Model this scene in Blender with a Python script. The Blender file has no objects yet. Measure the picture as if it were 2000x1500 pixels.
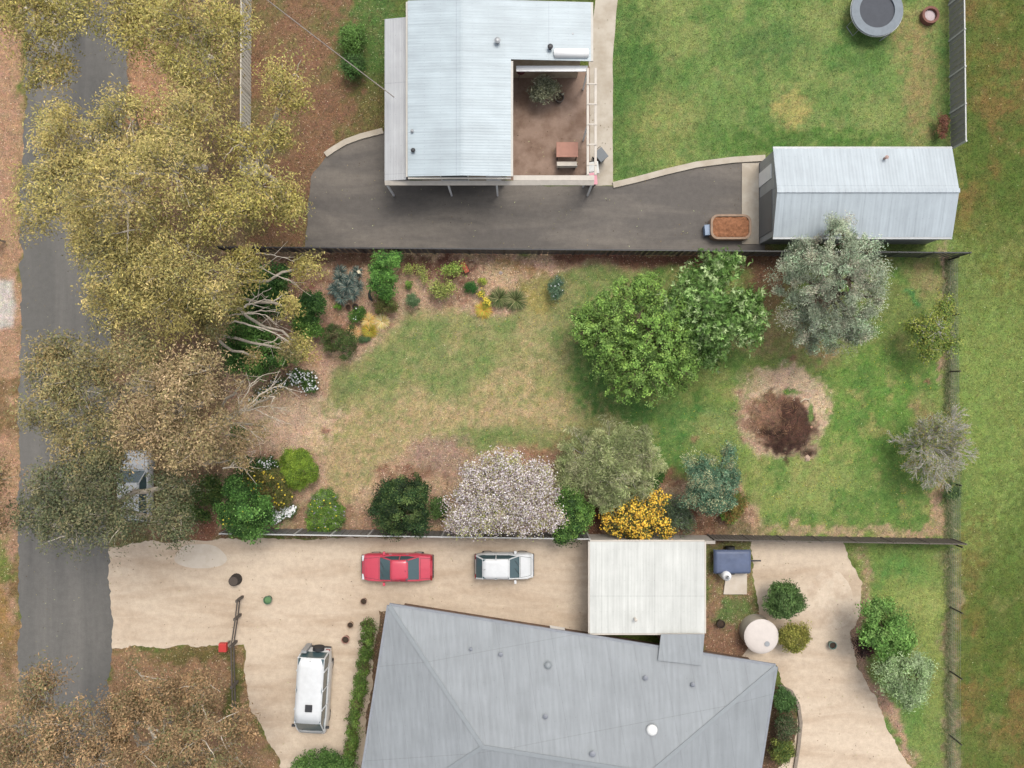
import bpy, math, random
import numpy as np
from math import radians, pi

# ------------------------------------------------------------------ camera, light, exposure
H = 43.5            # flying height of the camera
S = 32.0            # photo pixels per metre on the ground
sc = bpy.context.scene
cam_d = bpy.data.cameras.new("camera")
cam = bpy.data.objects.new("camera", cam_d)
sc.collection.objects.link(cam)
cam.location = (0, 0, H)
cam_d.sensor_width = 36.0
cam_d.lens = 18.0 / (31.25 / H)
cam_d.clip_end = 3000
sc.camera = cam

SUN_EL, SUN_AZ = radians(62), radians(26)     # azimuth clockwise from +Y
w = bpy.data.worlds.new("World"); sc.world = w
w.use_nodes = True
nt = w.node_tree
bg = nt.nodes["Background"]
sky = nt.nodes.new("ShaderNodeTexSky")
sky.sky_type = 'NISHITA'; sky.sun_disc = False
sky.sun_elevation = SUN_EL; sky.sun_rotation = SUN_AZ
sky.dust_density = 4.0; sky.air_density = 1.0; sky.ozone_density = 0.6
hs = nt.nodes.new("ShaderNodeHueSaturation"); hs.inputs["Saturation"].default_value = 0.35   # thin overcast: pale, nearly neutral sky
nt.links.new(sky.outputs[0], hs.inputs["Color"]); nt.links.new(hs.outputs[0], bg.inputs[0])
bg.inputs[1].default_value = 0.15
sun_d = bpy.data.lights.new("sun", 'SUN'); sun_d.energy = 0.95; sun_d.angle = radians(24)
sun_d.color = (1.0, 0.94, 0.84)
sun = bpy.data.objects.new("sun", sun_d); sc.collection.objects.link(sun)
sun.rotation_euler = (pi/2 - SUN_EL, 0, -SUN_AZ + pi)   # light comes from azimuth SUN_AZ
sun.rotation_euler = (-(pi/2 - SUN_EL), 0, -SUN_AZ)
sc.view_settings.view_transform = 'Standard'
sc.view_settings.look = 'None'
sc.view_settings.gamma = 1.0
sc.view_settings.exposure = 0.80
KEXP = 1.6          # display value = KEXP * base colour on open ground

# ------------------------------------------------------------------ helpers
rng = np.random.default_rng(7)
random.seed(7)
COL = sc.collection

def P(px, py, z=0.0):
    f = (1 - z / H) / S
    return np.array([(px - 1000) * f, (750 - py) * f, z])

def lin(c):
    c = np.asarray(c, float) / 255.0
    return np.where(c <= 0.04045, c / 12.92, ((c + 0.055) / 1.055) ** 2.4)
def C(r, g, b, k=1.0): return np.clip(lin((r, g, b)) / KEXP * k, 0, 0.85)

def meta(o, label=None, cat=None, group=None, kind=None):
    if label: o["label"] = label
    if cat: o["category"] = cat
    if group: o["group"] = group
    if kind: o["kind"] = kind
    return o

ORG = {}
def empty(name, loc, label, cat, group=None, rz=0.0):
    o = bpy.data.objects.new(name, None); COL.objects.link(o)
    o.location = tuple(loc); o.rotation_euler = (0, 0, rz)
    o.empty_display_size = 0.3
    ORG[o.name] = np.array(loc, float)
    return meta(o, label, cat, group)

def mesh(name, V, F, mat, parent=None, col=None, smooth=False, local=False):
    V = np.asarray(V, float).reshape(-1, 3)
    if parent is not None and not local:
        V = V - ORG[parent.name]
    me = bpy.data.meshes.new(name)
    if isinstance(F, np.ndarray):
        m, k = F.shape
        me.vertices.add(len(V)); me.vertices.foreach_set("co", V.astype(np.float32).ravel())
        me.loops.add(m * k); me.loops.foreach_set("vertex_index", F.astype(np.int32).ravel())
        me.polygons.add(m)
        me.polygons.foreach_set("loop_start", np.arange(0, m * k, k, dtype=np.int32))
        me.update(calc_edges=True)
    else:
        me.from_pydata([tuple(v) for v in V], [], [tuple(int(i) for i in f) for f in F])
        me.update()
    if col is not None:
        a = me.color_attributes.new("Col", 'FLOAT_COLOR', 'POINT')
        c4 = np.ones((len(V), 4), np.float32); c4[:, :3] = col
        a.data.foreach_set("color", c4.ravel())
    if smooth:
        me.polygons.foreach_set("use_smooth", np.ones(len(me.polygons), bool))
    me.materials.append(mat)
    o = bpy.data.objects.new(name, me); COL.objects.link(o)
    if parent is not None:
        o.parent = parent
        ORG[o.name] = ORG.get(parent.name, np.zeros(3))
    return o

class MB:
    """collects shapes into one mesh"""
    def __init__(s): s.V = []; s.F = []; s.n = 0
    def add(s, V, F):
        V = np.asarray(V, float).reshape(-1, 3)
        s.V.append(V); s.F += [tuple(int(i) + s.n for i in f) for f in F]; s.n += len(V); return s
    def box(s, c, d, rz=0.0, tilt=None):
        x, y, z = np.array(d) / 2.0
        v = np.array([[-x,-y,-z],[x,-y,-z],[x,y,-z],[-x,y,-z],[-x,-y,z],[x,-y,z],[x,y,z],[-x,y,z]])
        if tilt is not None:
            a = tilt; R = np.array([[1,0,0],[0,math.cos(a),-math.sin(a)],[0,math.sin(a),math.cos(a)]]); v = v @ R.T
        ca, sa = math.cos(rz), math.sin(rz)
        R = np.array([[ca,-sa,0],[sa,ca,0],[0,0,1]])
        v = v @ R.T + np.array(c)
        return s.add(v, [(0,3,2,1),(4,5,6,7),(0,1,5,4),(1,2,6,5),(2,3,7,6),(3,0,4,7)])
    def beam(s, a, b, w, h):
        a = np.array(a, float); b = np.array(b, float); d = b - a; L = np.linalg.norm(d)
        rz = math.atan2(d[1], d[0]); hor = math.hypot(d[0], d[1])
        e = d / L; n = np.array([-math.sin(rz), math.cos(rz), 0.0]); u = np.cross(e, n)
        v = [];
        for q in (a, b):
            for sx, sz in ((-1,-1),(1,-1),(1,1),(-1,1)):
                v.append(q + n * sx * w / 2 + u * sz * h / 2)
        return s.add(v, [(0,1,2,3),(7,6,5,4),(0,4,5,1),(1,5,6,2),(2,6,7,3),(3,7,4,0)])
    def tube(s, pts, r, ns=8, cap=True):
        pts = np.array(pts, float); r = np.broadcast_to(np.array(r, float), (len(pts),))
        V, F = tubes(pts[None], r[None], ns)
        F = [tuple(f) for f in F]
        if cap:
            k = len(pts)
            F.append(tuple(range(ns))[::-1]); F.append(tuple(range((k-1)*ns, k*ns)))
        return s.add(V, F)
    def cyl(s, c, r, h, ns=24, r2=None, z0=0):
        r2 = r if r2 is None else r2
        return s.tube([[c[0], c[1], c[2]], [c[0], c[1], c[2] + h]], [r, r2], ns)
    def ring(s, c, ri, ro, h, ns=40):
        a = np.linspace(0, 2*pi, ns, endpoint=False); v = []
        for R, z in ((ri, 0), (ro, 0), (ro, h), (ri, h)):
            v.append(np.stack([c[0]+R*np.cos(a), c[1]+R*np.sin(a), np.full(ns, c[2]+z)], 1))
        f = []
        for q in range(4):
            for i in range(ns):
                j = (i+1) % ns; q2 = (q+1) % 4
                f.append((q*ns+i, q*ns+j, q2*ns+j, q2*ns+i))
        return s.add(np.concatenate(v), f)
    def dome(s, c, r, h, ns=20, k=6, sy=1.0):
        v = []; f = []
        for j in range(k):
            t = j / k * pi / 2
            a = np.linspace(0, 2*pi, ns, endpoint=False)
            v.append(np.stack([c[0]+r*math.cos(t)*np.cos(a), c[1]+sy*r*math.cos(t)*np.sin(a), np.full(ns, c[2]+h*math.sin(t))], 1))
        v = np.concatenate(v + [np.array([[c[0], c[1], c[2]+h]])])
        for j in range(k-1):
            for i in range(ns): f.append((j*ns+i, j*ns+(i+1)%ns, (j+1)*ns+(i+1)%ns, (j+1)*ns+i))
        for i in range(ns): f.append(((k-1)*ns+i, (k-1)*ns+(i+1)%ns, k*ns))
        return s.add(v, f)
    def slab(s, top, th):
        """polygon (list of 3d points, counter-clockwise from above) given a thickness downward"""
        t = np.array(top, float); n = len(t); b = t - np.array([0, 0, th])
        f = [tuple(range(n)), tuple(range(2*n-1, n-1, -1))]
        for i in range(n):
            j = (i+1) % n; f.append((i, n+i, n+j, j))
        return s.add(np.concatenate([t, b]), f)
    def build(s, name, mat, parent=None, smooth=False, local=False, bevel=0):
        o = mesh(name, np.concatenate(s.V), s.F, mat, parent, smooth=smooth, local=local)
        if bevel:
            m = o.modifiers.new("bevel", 'BEVEL'); m.width = bevel; m.segments = 2; m.limit_method = 'ANGLE'
        return o

def tubes(paths, radii, ns=5):
    """paths (B,k,3), radii (B,k) -> verts, quads"""
    B, k, _ = paths.shape
    t = np.gradient(paths, axis=1); t /= np.linalg.norm(t, axis=2, keepdims=True) + 1e-9
    ref = np.where(np.abs(t[:, :1, 2:3]) > 0.85, np.array([[[1., 0, 0]]]), np.array([[[0, 0, 1.]]]))
    ref = np.broadcast_to(ref, t.shape)
    u = np.cross(t, ref); u /= np.linalg.norm(u, axis=2, keepdims=True) + 1e-9
    v = np.cross(t, u)
    a = np.linspace(0, 2*pi, ns, endpoint=False)
    V = paths[:, :, None, :] + radii[:, :, None, None] * (np.cos(a)[None, None, :, None] * u[:, :, None, :] + np.sin(a)[None, None, :, None] * v[:, :, None, :])
    V = V.reshape(-1, 3)
    b = np.arange(B)[:, None, None] * (k * ns); j = np.arange(k-1)[None, :, None] * ns
    i = np.arange(ns)[None, None, :]; i2 = (i + 1) % ns
    F = np.stack([b+j+i, b+j+ns+i, b+j+ns+i2, b+j+i2], -1).reshape(-1, 4)
    return V, F

def unit(v): return v / (np.linalg.norm(v, axis=-1, keepdims=True) + 1e-9)
def rdir(n): return unit(rng.normal(size=(n, 3)))

# value noise
_T = np.random.default_rng(3).random((256, 256))
def vnoise(x, y, cell, seed=0):
    x = x / cell + seed * 17.3; y = y / cell + seed * 7.9
    xi = np.floor(x).astype(int); yi = np.floor(y).astype(int); fx = x - xi; fy = y - yi
    fx = fx*fx*(3-2*fx); fy = fy*fy*(3-2*fy)
    a = _T[xi & 255, yi & 255]; b = _T[(xi+1) & 255, yi & 255]; c = _T[xi & 255, (yi+1) & 255]; d = _T[(xi+1) & 255, (yi+1) & 255]
    return (a*(1-fx)+b*fx)*(1-fy) + (c*(1-fx)+d*fx)*fy
def fbm(x, y, cell, seed=0, o=4):
    s = 0; A = 0; a = 1.0
    for i in range(o):
        s = s + a * vnoise(x, y, cell / 2**i, seed + i * 3); A += a; a *= 0.55
    return s / A

# ------------------------------------------------------------------ materials
def newmat(name):
    m = bpy.data.materials.new(name); m.use_nodes = True
    return m, m.node_tree, m.node_tree.nodes["Principled BSDF"]

def simple(name, c, rough=0.6, metal=0.0, noise=0.12, nscale=3.0, bump=0.0, bscale=20.0, spec=0.4, coat=0.0):
    m, t, b = newmat(name)
    tc = t.nodes.new("ShaderNodeTexCoord")
    n = t.nodes.new("ShaderNodeTexNoise"); n.inputs["Scale"].default_value = nscale; n.inputs["Detail"].default_value = 8; n.inputs["Roughness"].default_value = 0.65
    t.links.new(tc.outputs["Object"], n.inputs["Vector"])
    mr = t.nodes.new("ShaderNodeMapRange"); mr.inputs[1].default_value = 0.3; mr.inputs[2].default_value = 0.7
    mr.inputs[3].default_value = 1 - noise; mr.inputs[4].default_value = 1 + noise
    t.links.new(n.outputs[0], mr.inputs[0])
    mx = t.nodes.new("ShaderNodeVectorMath"); mx.operation = 'SCALE'; mx.inputs[0].default_value = tuple(c)
    t.links.new(mr.outputs[0], mx.inputs[3])
    t.links.new(mx.outputs[0], b.inputs["Base Color"])
    b.inputs["Roughness"].default_value = rough; b.inputs["Metallic"].default_value = metal
    b.inputs["Specular IOR Level"].default_value = spec
    b.inputs["Coat Weight"].default_value = coat
    if bump:
        n2 = t.nodes.new("ShaderNodeTexNoise"); n2.inputs["Scale"].default_value = bscale; n2.inputs["Detail"].default_value = 4
        t.links.new(tc.outputs["Object"], n2.inputs["Vector"])
        bp = t.nodes.new("ShaderNodeBump"); bp.inputs["Strength"].default_value = bump; bp.inputs["Distance"].default_value = 0.03
        t.links.new(n2.outputs[0], bp.inputs["Height"]); t.links.new(bp.outputs[0], b.inputs["Normal"])
    return m

def sheetmetal(name, c, axis='X', pitch=0.2, rough=0.45, ang=0.0, noise=0.09, streak=0.09):
    """corrugated steel: ribs as real bump, weathering streaks along the ribs"""
    m, t, b = newmat(name)
    tc = t.nodes.new("ShaderNodeTexCoord"); mp = t.nodes.new("ShaderNodeMapping")
    mp.inputs["Rotation"].default_value = (0, 0, ang)
    t.links.new(tc.outputs["Object"], mp.inputs["Vector"])
    wv = t.nodes.new("ShaderNodeTexWave"); wv.wave_type = 'BANDS'; wv.bands_direction = axis
    wv.inputs["Scale"].default_value = 2*pi / (20*pitch) ; wv.inputs["Distortion"].default_value = 0
    t.links.new(mp.outputs[0], wv.inputs["Vector"])
    bp = t.nodes.new("ShaderNodeBump"); bp.inputs["Strength"].default_value = 0.3; bp.inputs["Distance"].default_value = 0.02
    t.links.new(wv.outputs["Fac"], bp.inputs["Height"]); t.links.new(bp.outputs[0], b.inputs["Normal"])
    n = t.nodes.new("ShaderNodeTexNoise"); n.inputs["Scale"].default_value = 0.6; n.inputs["Detail"].default_value = 9; n.inputs["Roughness"].default_value = 0.6
    t.links.new(tc.outputs["Object"], n.inputs["Vector"])
    ms = t.nodes.new("ShaderNodeMapping"); ms.inputs["Rotation"].default_value = (0, 0, ang)
    ms.inputs["Scale"].default_value = (5, .3, 1) if axis == 'X' else (.3, 5, 1)
    t.links.new(tc.outputs["Object"], ms.inputs["Vector"])
    n2 = t.nodes.new("ShaderNodeTexNoise"); n2.inputs["Scale"].default_value = 1.0; n2.inputs["Detail"].default_value = 6
    t.links.new(ms.outputs[0], n2.inputs["Vector"])
    def rr(node, amp):
        r = t.nodes.new("ShaderNodeMapRange"); r.inputs[1].default_value = .3; r.inputs[2].default_value = .7
        r.inputs[3].default_value = 1-amp; r.inputs[4].default_value = 1+amp; t.links.new(node.outputs[0], r.inputs[0]); return r
    a = rr(n, noise); s_ = rr(n2, streak)
    mu = t.nodes.new("ShaderNodeMath"); mu.operation = 'MULTIPLY'; t.links.new(a.outputs[0], mu.inputs[0]); t.links.new(s_.outputs[0], mu.inputs[1])
    def lines(direction, spacing, width, dark, dots=None):
        sx = t.nodes.new("ShaderNodeSeparateXYZ"); t.links.new(mp.outputs[0], sx.inputs[0])
        def near(chan, sp, wd):
            m1 = t.nodes.new("ShaderNodeMath"); m1.operation = 'PINGPONG'; m1.inputs[1].default_value = sp/2; t.links.new(sx.outputs[chan], m1.inputs[0])
            m2 = t.nodes.new("ShaderNodeMath"); m2.operation = 'LESS_THAN'; m2.inputs[1].default_value = wd; t.links.new(m1.outputs[0], m2.inputs[0]); return m2
        m2 = near(direction, spacing, width)
        if dots:
            m5 = near('Y' if direction == 'X' else 'X', dots, width*1.6); mm = t.nodes.new("ShaderNodeMath"); mm.operation = 'MULTIPLY'
            t.links.new(m2.outputs[0], mm.inputs[0]); t.links.new(m5.outputs[0], mm.inputs[1]); m2 = mm
        m3 = t.nodes.new("ShaderNodeMath"); m3.operation = 'MULTIPLY_ADD'; m3.inputs[1].default_value = -dark; m3.inputs[2].default_value = 1; t.links.new(m2.outputs[0], m3.inputs[0])
        return m3
    other = 'Y' if axis == 'X' else 'X'
    for L_ in (lines(axis, .76*2, .012, .16), lines(other, 5.2, .02, .14), lines(other, .9, .014, .22, pitch*2)):
        m4 = t.nodes.new("ShaderNodeMath"); m4.operation = 'MULTIPLY'; t.links.new(mu.outputs[0], m4.inputs[0]); t.links.new(L_.outputs[0], m4.inputs[1]); mu = m4
    mx = t.nodes.new("ShaderNodeVectorMath"); mx.operation = 'SCALE'; mx.inputs[0].default_value = tuple(c)
    t.links.new(mu.outputs[0], mx.inputs[3]); t.links.new(mx.outputs[0], b.inputs["Base Color"])
    b.inputs["Roughness"].default_value = rough; b.inputs["Specular IOR Level"].default_value = 0.35
    return m

def attr_ground(name, fine=0.34, bump=0.8, chroma=0.2, scales=(1.6, 7.0, 17.0)):
    m, t, b = newmat(name)
    tc = t.nodes.new("ShaderNodeTexCoord")
    at = t.nodes.new("ShaderNodeAttribute"); at.attribute_name = "Col"
    cur = at.outputs["Color"]
    for s_, amp in zip(scales, (0.07, fine*.8, fine * 1.5)):
        n = t.nodes.new("ShaderNodeTexNoise"); n.inputs["Scale"].default_value = s_; n.inputs["Detail"].default_value = 5; n.inputs["Roughness"].default_value = .7
        t.links.new(tc.outputs["Object"], n.inputs["Vector"])
        sep = t.nodes.new("ShaderNodeVectorMath"); sep.operation = 'MULTIPLY_ADD'
        t.links.new(n.outputs["Color"], sep.inputs[0])
        sep.inputs[1].default_value = (chroma*2,)*3; sep.inputs[2].default_value = (1-chroma,)*3
        mr = t.nodes.new("ShaderNodeMapRange"); mr.inputs[1].default_value = .3; mr.inputs[2].default_value = .7
        mr.inputs[3].default_value = 1-amp; mr.inputs[4].default_value = 1+amp
        t.links.new(n.outputs["Fac"], mr.inputs[0])
        v = t.nodes.new("ShaderNodeVectorMath"); v.operation = 'SCALE'
        t.links.new(sep.outputs[0], v.inputs[0]); t.links.new(mr.outputs[0], v.inputs[3])
        q = t.nodes.new("ShaderNodeVectorMath"); q.operation = 'MULTIPLY'
        t.links.new(cur, q.inputs[0]); t.links.new(v.outputs[0], q.inputs[1]); cur = q.outputs[0]
    t.links.new(cur, b.inputs["Base Color"])
    b.inputs["Roughness"].default_value = 0.95; b.inputs["Specular IOR Level"].default_value = 0.1
    n2 = t.nodes.new("ShaderNodeTexNoise"); n2.inputs["Scale"].default_value = 22; n2.inputs["Detail"].default_value = 5
    t.links.new(tc.outputs["Object"], n2.inputs["Vector"])
    bp = t.nodes.new("ShaderNodeBump"); bp.inputs["Strength"].default_value = bump; bp.inputs["Distance"].default_value = 0.05
    t.links.new(n2.outputs[0], bp.inputs["Height"]); t.links.new(bp.outputs[0], b.inputs["Normal"])
    return m

def leafmat(name, trans=0.25, rough=0.6, spec=0.2):
    m, t, b = newmat(name)
    at = t.nodes.new("ShaderNodeAttribute"); at.attribute_name = "Col"
    t.links.new(at.outputs["Color"], b.inputs["Base Color"])
    b.inputs["Roughness"].default_value = rough; b.inputs["Specular IOR Level"].default_value = spec
    tr = t.nodes.new("ShaderNodeBsdfTranslucent"); t.links.new(at.outputs["Color"], tr.inputs[0])
    mx = t.nodes.new("ShaderNodeMixShader"); mx.inputs[0].default_value = trans
    out = t.nodes["Material Output"]
    t.links.new(b.outputs[0], mx.inputs[1]); t.links.new(tr.outputs[0], mx.inputs[2]); t.links.new(mx.outputs[0], out.inputs[0])
    return m

M_ground = attr_ground("ground_cover")
M_leaf = leafmat("leaf")
M_petal = leafmat("petal", 0.2, 0.7)
M_grass = leafmat("grass_blade", 0.2, 0.7, 0.1)
M_litter = leafmat("dry_leaf", 0.05, 0.9, 0.1)
M_gumbark = simple("gum_bark", C(214, 202, 184), 0.8, noise=0.25, nscale=6, bump=0.3)
M_bark = simple("bark", C(110, 92, 76), 0.9, noise=0.3, nscale=8, bump=0.6)
M_greytwig = simple("lichen_twig", C(218, 212, 202), 0.9, noise=0.25, nscale=9)
M_white = simple("white_paint", (.66, .66, .65), 0.4, noise=0.05)
M_offwhite = simple("cream_paint", C(214, 205, 192), 0.6, noise=0.1)
M_dark = simple("dark_metal", C(60, 60, 62), 0.5, noise=0.15)
M_black = simple("black_rubber", (0.02, 0.02, 0.022), 0.7, noise=0.2)
M_galv = simple("galvanised_steel", C(175, 178, 180), 0.45, 0.3, noise=0.12)
M_timber = simple("weathered_timber", C(150, 138, 124), 0.9, noise=0.25, nscale=7, bump=0.4)
M_brick = None

# ------------------------------------------------------------------ ground
def seg(lo, hi, step): return np.arange(lo, hi, step)
def axis(lo, hi, step):
    mid = np.arange(lo, hi + step/2, step)
    g = 1.0; out = []; d = 0
    while d < 900:
        d += g; g *= 1.45; out.append(d)
    out = np.array(out)
    return np.concatenate([lo - out[::-1], mid, hi + out])
gx = axis(-38, 38, 0.13); gy = axis(-30, 30, 0.13)
GX, GY = np.meshgrid(gx, gy, indexing='xy')

def polydist(px, py, poly):
    poly = np.array(poly, float); n = len(poly)
    d = np.full(px.shape, 1e9); inside = np.zeros(px.shape, bool)
    for i in range(n):
        a = poly[i]; b = poly[(i+1) % n]; e = b - a
        wx = px - a[0]; wy = py - a[1]
        t = np.clip((wx*e[0] + wy*e[1]) / (e @ e), 0, 1)
        d = np.minimum(d, np.hypot(wx - t*e[0], wy - t*e[1]))
        c1 = (a[1] > py) != (b[1] > py)
        xx = (b[0]-a[0]) * (py - a[1]) / (b[1]-a[1] + 1e-12) + a[0]
        inside ^= c1 & (px < xx)
    return np.where(inside, -d, d)

# entries: (kind, geometry, colour, softness px, strength, litter, grass, noise amplitude px)
LAY = []
def poly(pts, c, soft=14, s=1.0, lit=0.0, gr=1.0, na=16): LAY.append(('p', pts, c, soft, s, lit, gr, na))
def blob(x, y, rx, ry, c, soft=0.45, s=1.0, lit=None, gr=None, na=16): LAY.append(('b', (x, y, rx, ry), c, soft, s, lit, gr, na))
def fb(cell, seed, lo, hi, c, s=1.0, region=None, gr=None): LAY.append(('n', (cell, seed, lo, hi, region), c, 0, s, None, gr, 0))

BLOCK = [(440, 490), (1862, 503), (1868, 1056), (440, 1033)]
R_field = [(1862, -900), (4000, -900), (4000, 3000), (1862, 3000)]
R_nlawn = [(1190, -900), (1858, -900), (1858, 500), (1190, 490)]
fb(60, 1, .45, .65, (116, 108, 46), .8, R_field)
fb(150, 2, .45, .6, (84, 106, 36), .7, R_field)
fb(34, 3, .55, .72, (132, 130, 70), .5, R_field)
fb(90, 23, .52, .66, (126, 104, 54), .75, R_field)
fb(22, 24, .54, .7, (86, 108, 40), .6, R_field)
poly(R_nlawn, (116, 142, 68), 6)
fb(24, 19, .5, .68, (146, 150, 84), .6, R_nlawn)
fb(20, 20, .52, .68, (94, 130, 58), .6, R_nlawn)
fb(90, 4, .45, .62, (138, 150, 78), .8, R_nlawn)
fb(50, 5, .5, .7, (92, 128, 56), .8, R_nlawn)
blob(1240, 170, 50, 170, (78, 116, 48), .7, .8)
blob(1490, 90, 90, 40, (88, 122, 58), .8, .7)
blob(1545, 215, 32, 34, (172, 160, 88), .7, .8)
blob(1300, 250, 60, 70, (150, 152, 82), .8, .6)
blob(1800, 170, 34, 110, (156, 140, 86), .8, .7)
blob(1780, 60, 40, 40, (160, 140, 88), .8, .6)
blob(1560, 275, 200, 22, (80, 120, 44), .6, .7)
poly([(470, -900), (770, -900), (770, 290), (640, 330), (590, 480), (470, 500)], (138, 104, 76), 20, lit=.6, gr=.4)
fb(60, 6, .5, .65, (116, 110, 62), .7, [(470, -900), (770, -900), (770, 330), (470, 500)])
blob(735, 70, 70, 110, (84, 116, 50), .6, .9, gr=1)
blob(725, 220, 45, 70, (112, 108, 58), .6, .8, gr=1)
poly([(205, -900), (485, -900), (470, 480), (450, 1062), (205, 1062)], (138, 112, 84), 14, lit=.9, gr=.2)
fb(70, 8, .5, .65, (110, 104, 66), .6, [(205, -900), (485, -900), (450, 1062), (205, 1062)])
blob(290, 180, 40, 120, (190, 142, 104), .5, .8)
blob(400, 1035, 50, 26, (140, 92, 70), .6, .8)
poly([(-4000, -900), (46, -900), (42, 3000), (-4000, 3000)], (180, 142, 108), 10, lit=.5, gr=.3)
fb(60, 9, .5, .65, (128, 104, 66), .8, [(-4000, 700), (38, 700), (38, 3000), (-4000, 3000)])
blob(0, 1090, 26, 50, (112, 128, 52), .5, .8)
blob(4, 1200, 24, 60, (150, 118, 62), .5, .8)
poly([(-60, 545), (26, 545), (26, 640), (-60, 640)], (202, 192, 180), 6, na=4, gr=0)
poly([(205, 1262), (480, 1262), (490, 1380), (560, 1520), (560, 3000), (205, 3000)], (156, 122, 88), 8, lit=1, gr=.3)
blob(370, 1280, 95, 16, (112, 104, 54), .5, .9, gr=1)
blob(455, 1350, 16, 70, (100, 104, 46), .5, .9, gr=1)
poly([(680, 1180), (780, 1180), (780, 1600), (640, 1600)], (128, 104, 80), 6, lit=1, gr=.1)
poly([(1655, 1065), (1862, 1065), (1862, 3000), (1700, 3000), (1790, 1500), (1700, 1340), (1665, 1230), (1690, 1150)], (124, 142, 66), 10)
blob(1750, 1110, 60, 24, (80, 138, 56), .6, .9)
blob(1800, 1170, 50, 40, (156, 164, 82), .6, .8)
blob(1740, 1400, 60, 60, (100, 138, 56), .6, .8)
blob(1815, 1300, 30, 90, (140, 152, 70), .6, .7)
poly([(1660, 1065), (1690, 1065), (1705, 1150), (1680, 1240), (1715, 1330), (1800, 1490), (1780, 1490), (1685, 1340), (1650, 1240), (1680, 1150)], (178, 142, 116), 8, lit=.8, gr=.1)
poly([(1505, 1330), (1562, 1330), (1568, 1600), (1480, 1600)], (112, 88, 66), 6, lit=.8, gr=.2)
poly([(1847, 1080), (1870, 1080), (1872, 1600), (1844, 1600)], (152, 130, 100), 8, .8, lit=.3, gr=.4)
poly([(1690, 1340), (1500, 1240), (1380, 1080), (1380, 1280), (1520, 1300), (1560, 1500), (1480, 1600), (1380, 1240)], (150, 116, 90), 10, .0)
poly([(1375, 1065), (1475, 1065), (1475, 1180), (1520, 1290), (1375, 1290)], (150, 114, 88), 8, lit=1, gr=.1)
blob(1440, 1190, 34, 26, (96, 120, 60), .6, .9, gr=1)
# the garden block
poly(BLOCK, (150, 150, 90), 4, na=4, gr=1, lit=.05)
fb(70, 11, .42, .6, (172, 158, 106), .4, BLOCK)
fb(22, 17, .5, .66, (190, 164, 120), .5, BLOCK)
fb(18, 18, .52, .68, (112, 134, 66), .5, BLOCK)
fb(46, 12, .5, .66, (128, 142, 80), .8, BLOCK)
blob(1620, 790, 470, 330, (126, 148, 66), .55, .92)
blob(1700, 560, 200, 90, (118, 134, 66), .6, .7)
blob(1760, 950, 110, 120, (100, 136, 56), .6, .8)
blob(1590, 960, 110, 60, (140, 154, 78), .6, .7)
blob(1400, 830, 130, 34, (136, 152, 84), .6, .7)
blob(1720, 790, 90, 120, (96, 140, 50), .6, .7)
blob(1785, 575, 14, 15, (74, 132, 64), .5, .9)
fb(40, 13, .52, .68, (92, 130, 52), .7, [(1180, 500), (1862, 503), (1868, 1050), (1250, 1050), (1180, 800)])
fb(26, 14, .58, .72, (150, 150, 82), .7, [(1180, 500), (1862, 503), (1868, 1050), (1250, 1050)])
blob(1490, 640, 90, 40, (164, 144, 96), .6, .7)
blob(1600, 690, 60, 20, (170, 142, 100), .6, .6)
for x, y, rx, ry in ((1080, 812, 150, 36), (1130, 790, 80, 30), (720, 880, 120, 60), (560, 830, 100, 70), (600, 900, 80, 60), (1060, 690, 50, 40), (830, 800, 90, 40), (990, 745, 60, 30), (940, 820, 120, 30), (690, 960, 70, 60), (900, 610, 110, 20), (1110, 585, 22, 40), (1040, 640, 30, 30)):
    blob(x, y, rx, ry, (190, 164, 118), .9, .54, lit=.12)
for x, y, rx, ry in ((935, 705, 28, 24), (860, 740, 50, 34), (985, 632, 22, 18), (1080, 650, 40, 16), (1055, 690, 26, 12), (950, 620, 60, 14), (1140, 560, 60, 30), (1185, 535, 80, 16), (1120, 610, 40, 30), (1000, 855, 80, 26), (930, 860, 40, 20), (840, 645, 50, 26), (765, 700, 50, 40), (1150, 740, 40, 60), (1200, 790, 60, 26), (850, 770, 34, 16), (1085, 665, 14, 36), (720, 730, 30, 20), (640, 800, 20, 14)):
    blob(x, y, rx, ry, (112, 138, 68), .9, .55)
for x, y, rx, ry in ((1160, 700, 40, 110), (1290, 800, 110, 22), (1310, 860, 44, 56), (1230, 800, 60, 20)):
    blob(x, y, rx, ry, (84, 128, 54), .8, .75)
bed = [(436, 486), (1340, 494), (1340, 512), (1110, 522), (1050, 545), (1040, 590), (990, 612), (930, 618), (880, 600), (820, 600), (780, 626), (730, 670), (690, 712), (640, 745), (636, 780), (596, 800), (590, 860), (630, 900), (640, 950), (560, 1000), (560, 1036), (436, 1036)]
poly(bed, (196, 162, 130), 9, lit=1.0, gr=.05, na=10)
fb(30, 15, .5, .7, (154, 118, 94), .6, bed)
blob(1000, 540, 70, 30, (192, 162, 124), .6, .8); blob(1010, 520, 40, 14, (150, 112, 60), .6, .5)
blob(560, 825, 90, 60, (216, 184, 150), .6, .9)
blob(1060, 555, 40, 26, (140, 138, 74), .7, .7, gr=1); blob(1040, 590, 34, 30, (166, 152, 78), .7, .7, gr=1)
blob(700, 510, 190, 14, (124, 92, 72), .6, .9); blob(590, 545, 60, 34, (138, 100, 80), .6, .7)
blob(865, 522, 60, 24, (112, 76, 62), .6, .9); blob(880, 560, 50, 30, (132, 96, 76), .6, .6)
blob(650, 640, 40, 40, (156, 116, 92), .6, .7)
blob(622, 715, 26, 44, (206, 168, 136), .6, .9); blob(608, 700, 16, 16, (190, 138, 90), .6, .5)
poly([(1080, 490), (1700, 494), (1700, 516), (1490, 530), (1400, 522), (1250, 518), (1080, 512)], (118, 82, 64), 8, lit=.9, gr=.05, na=8)
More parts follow.
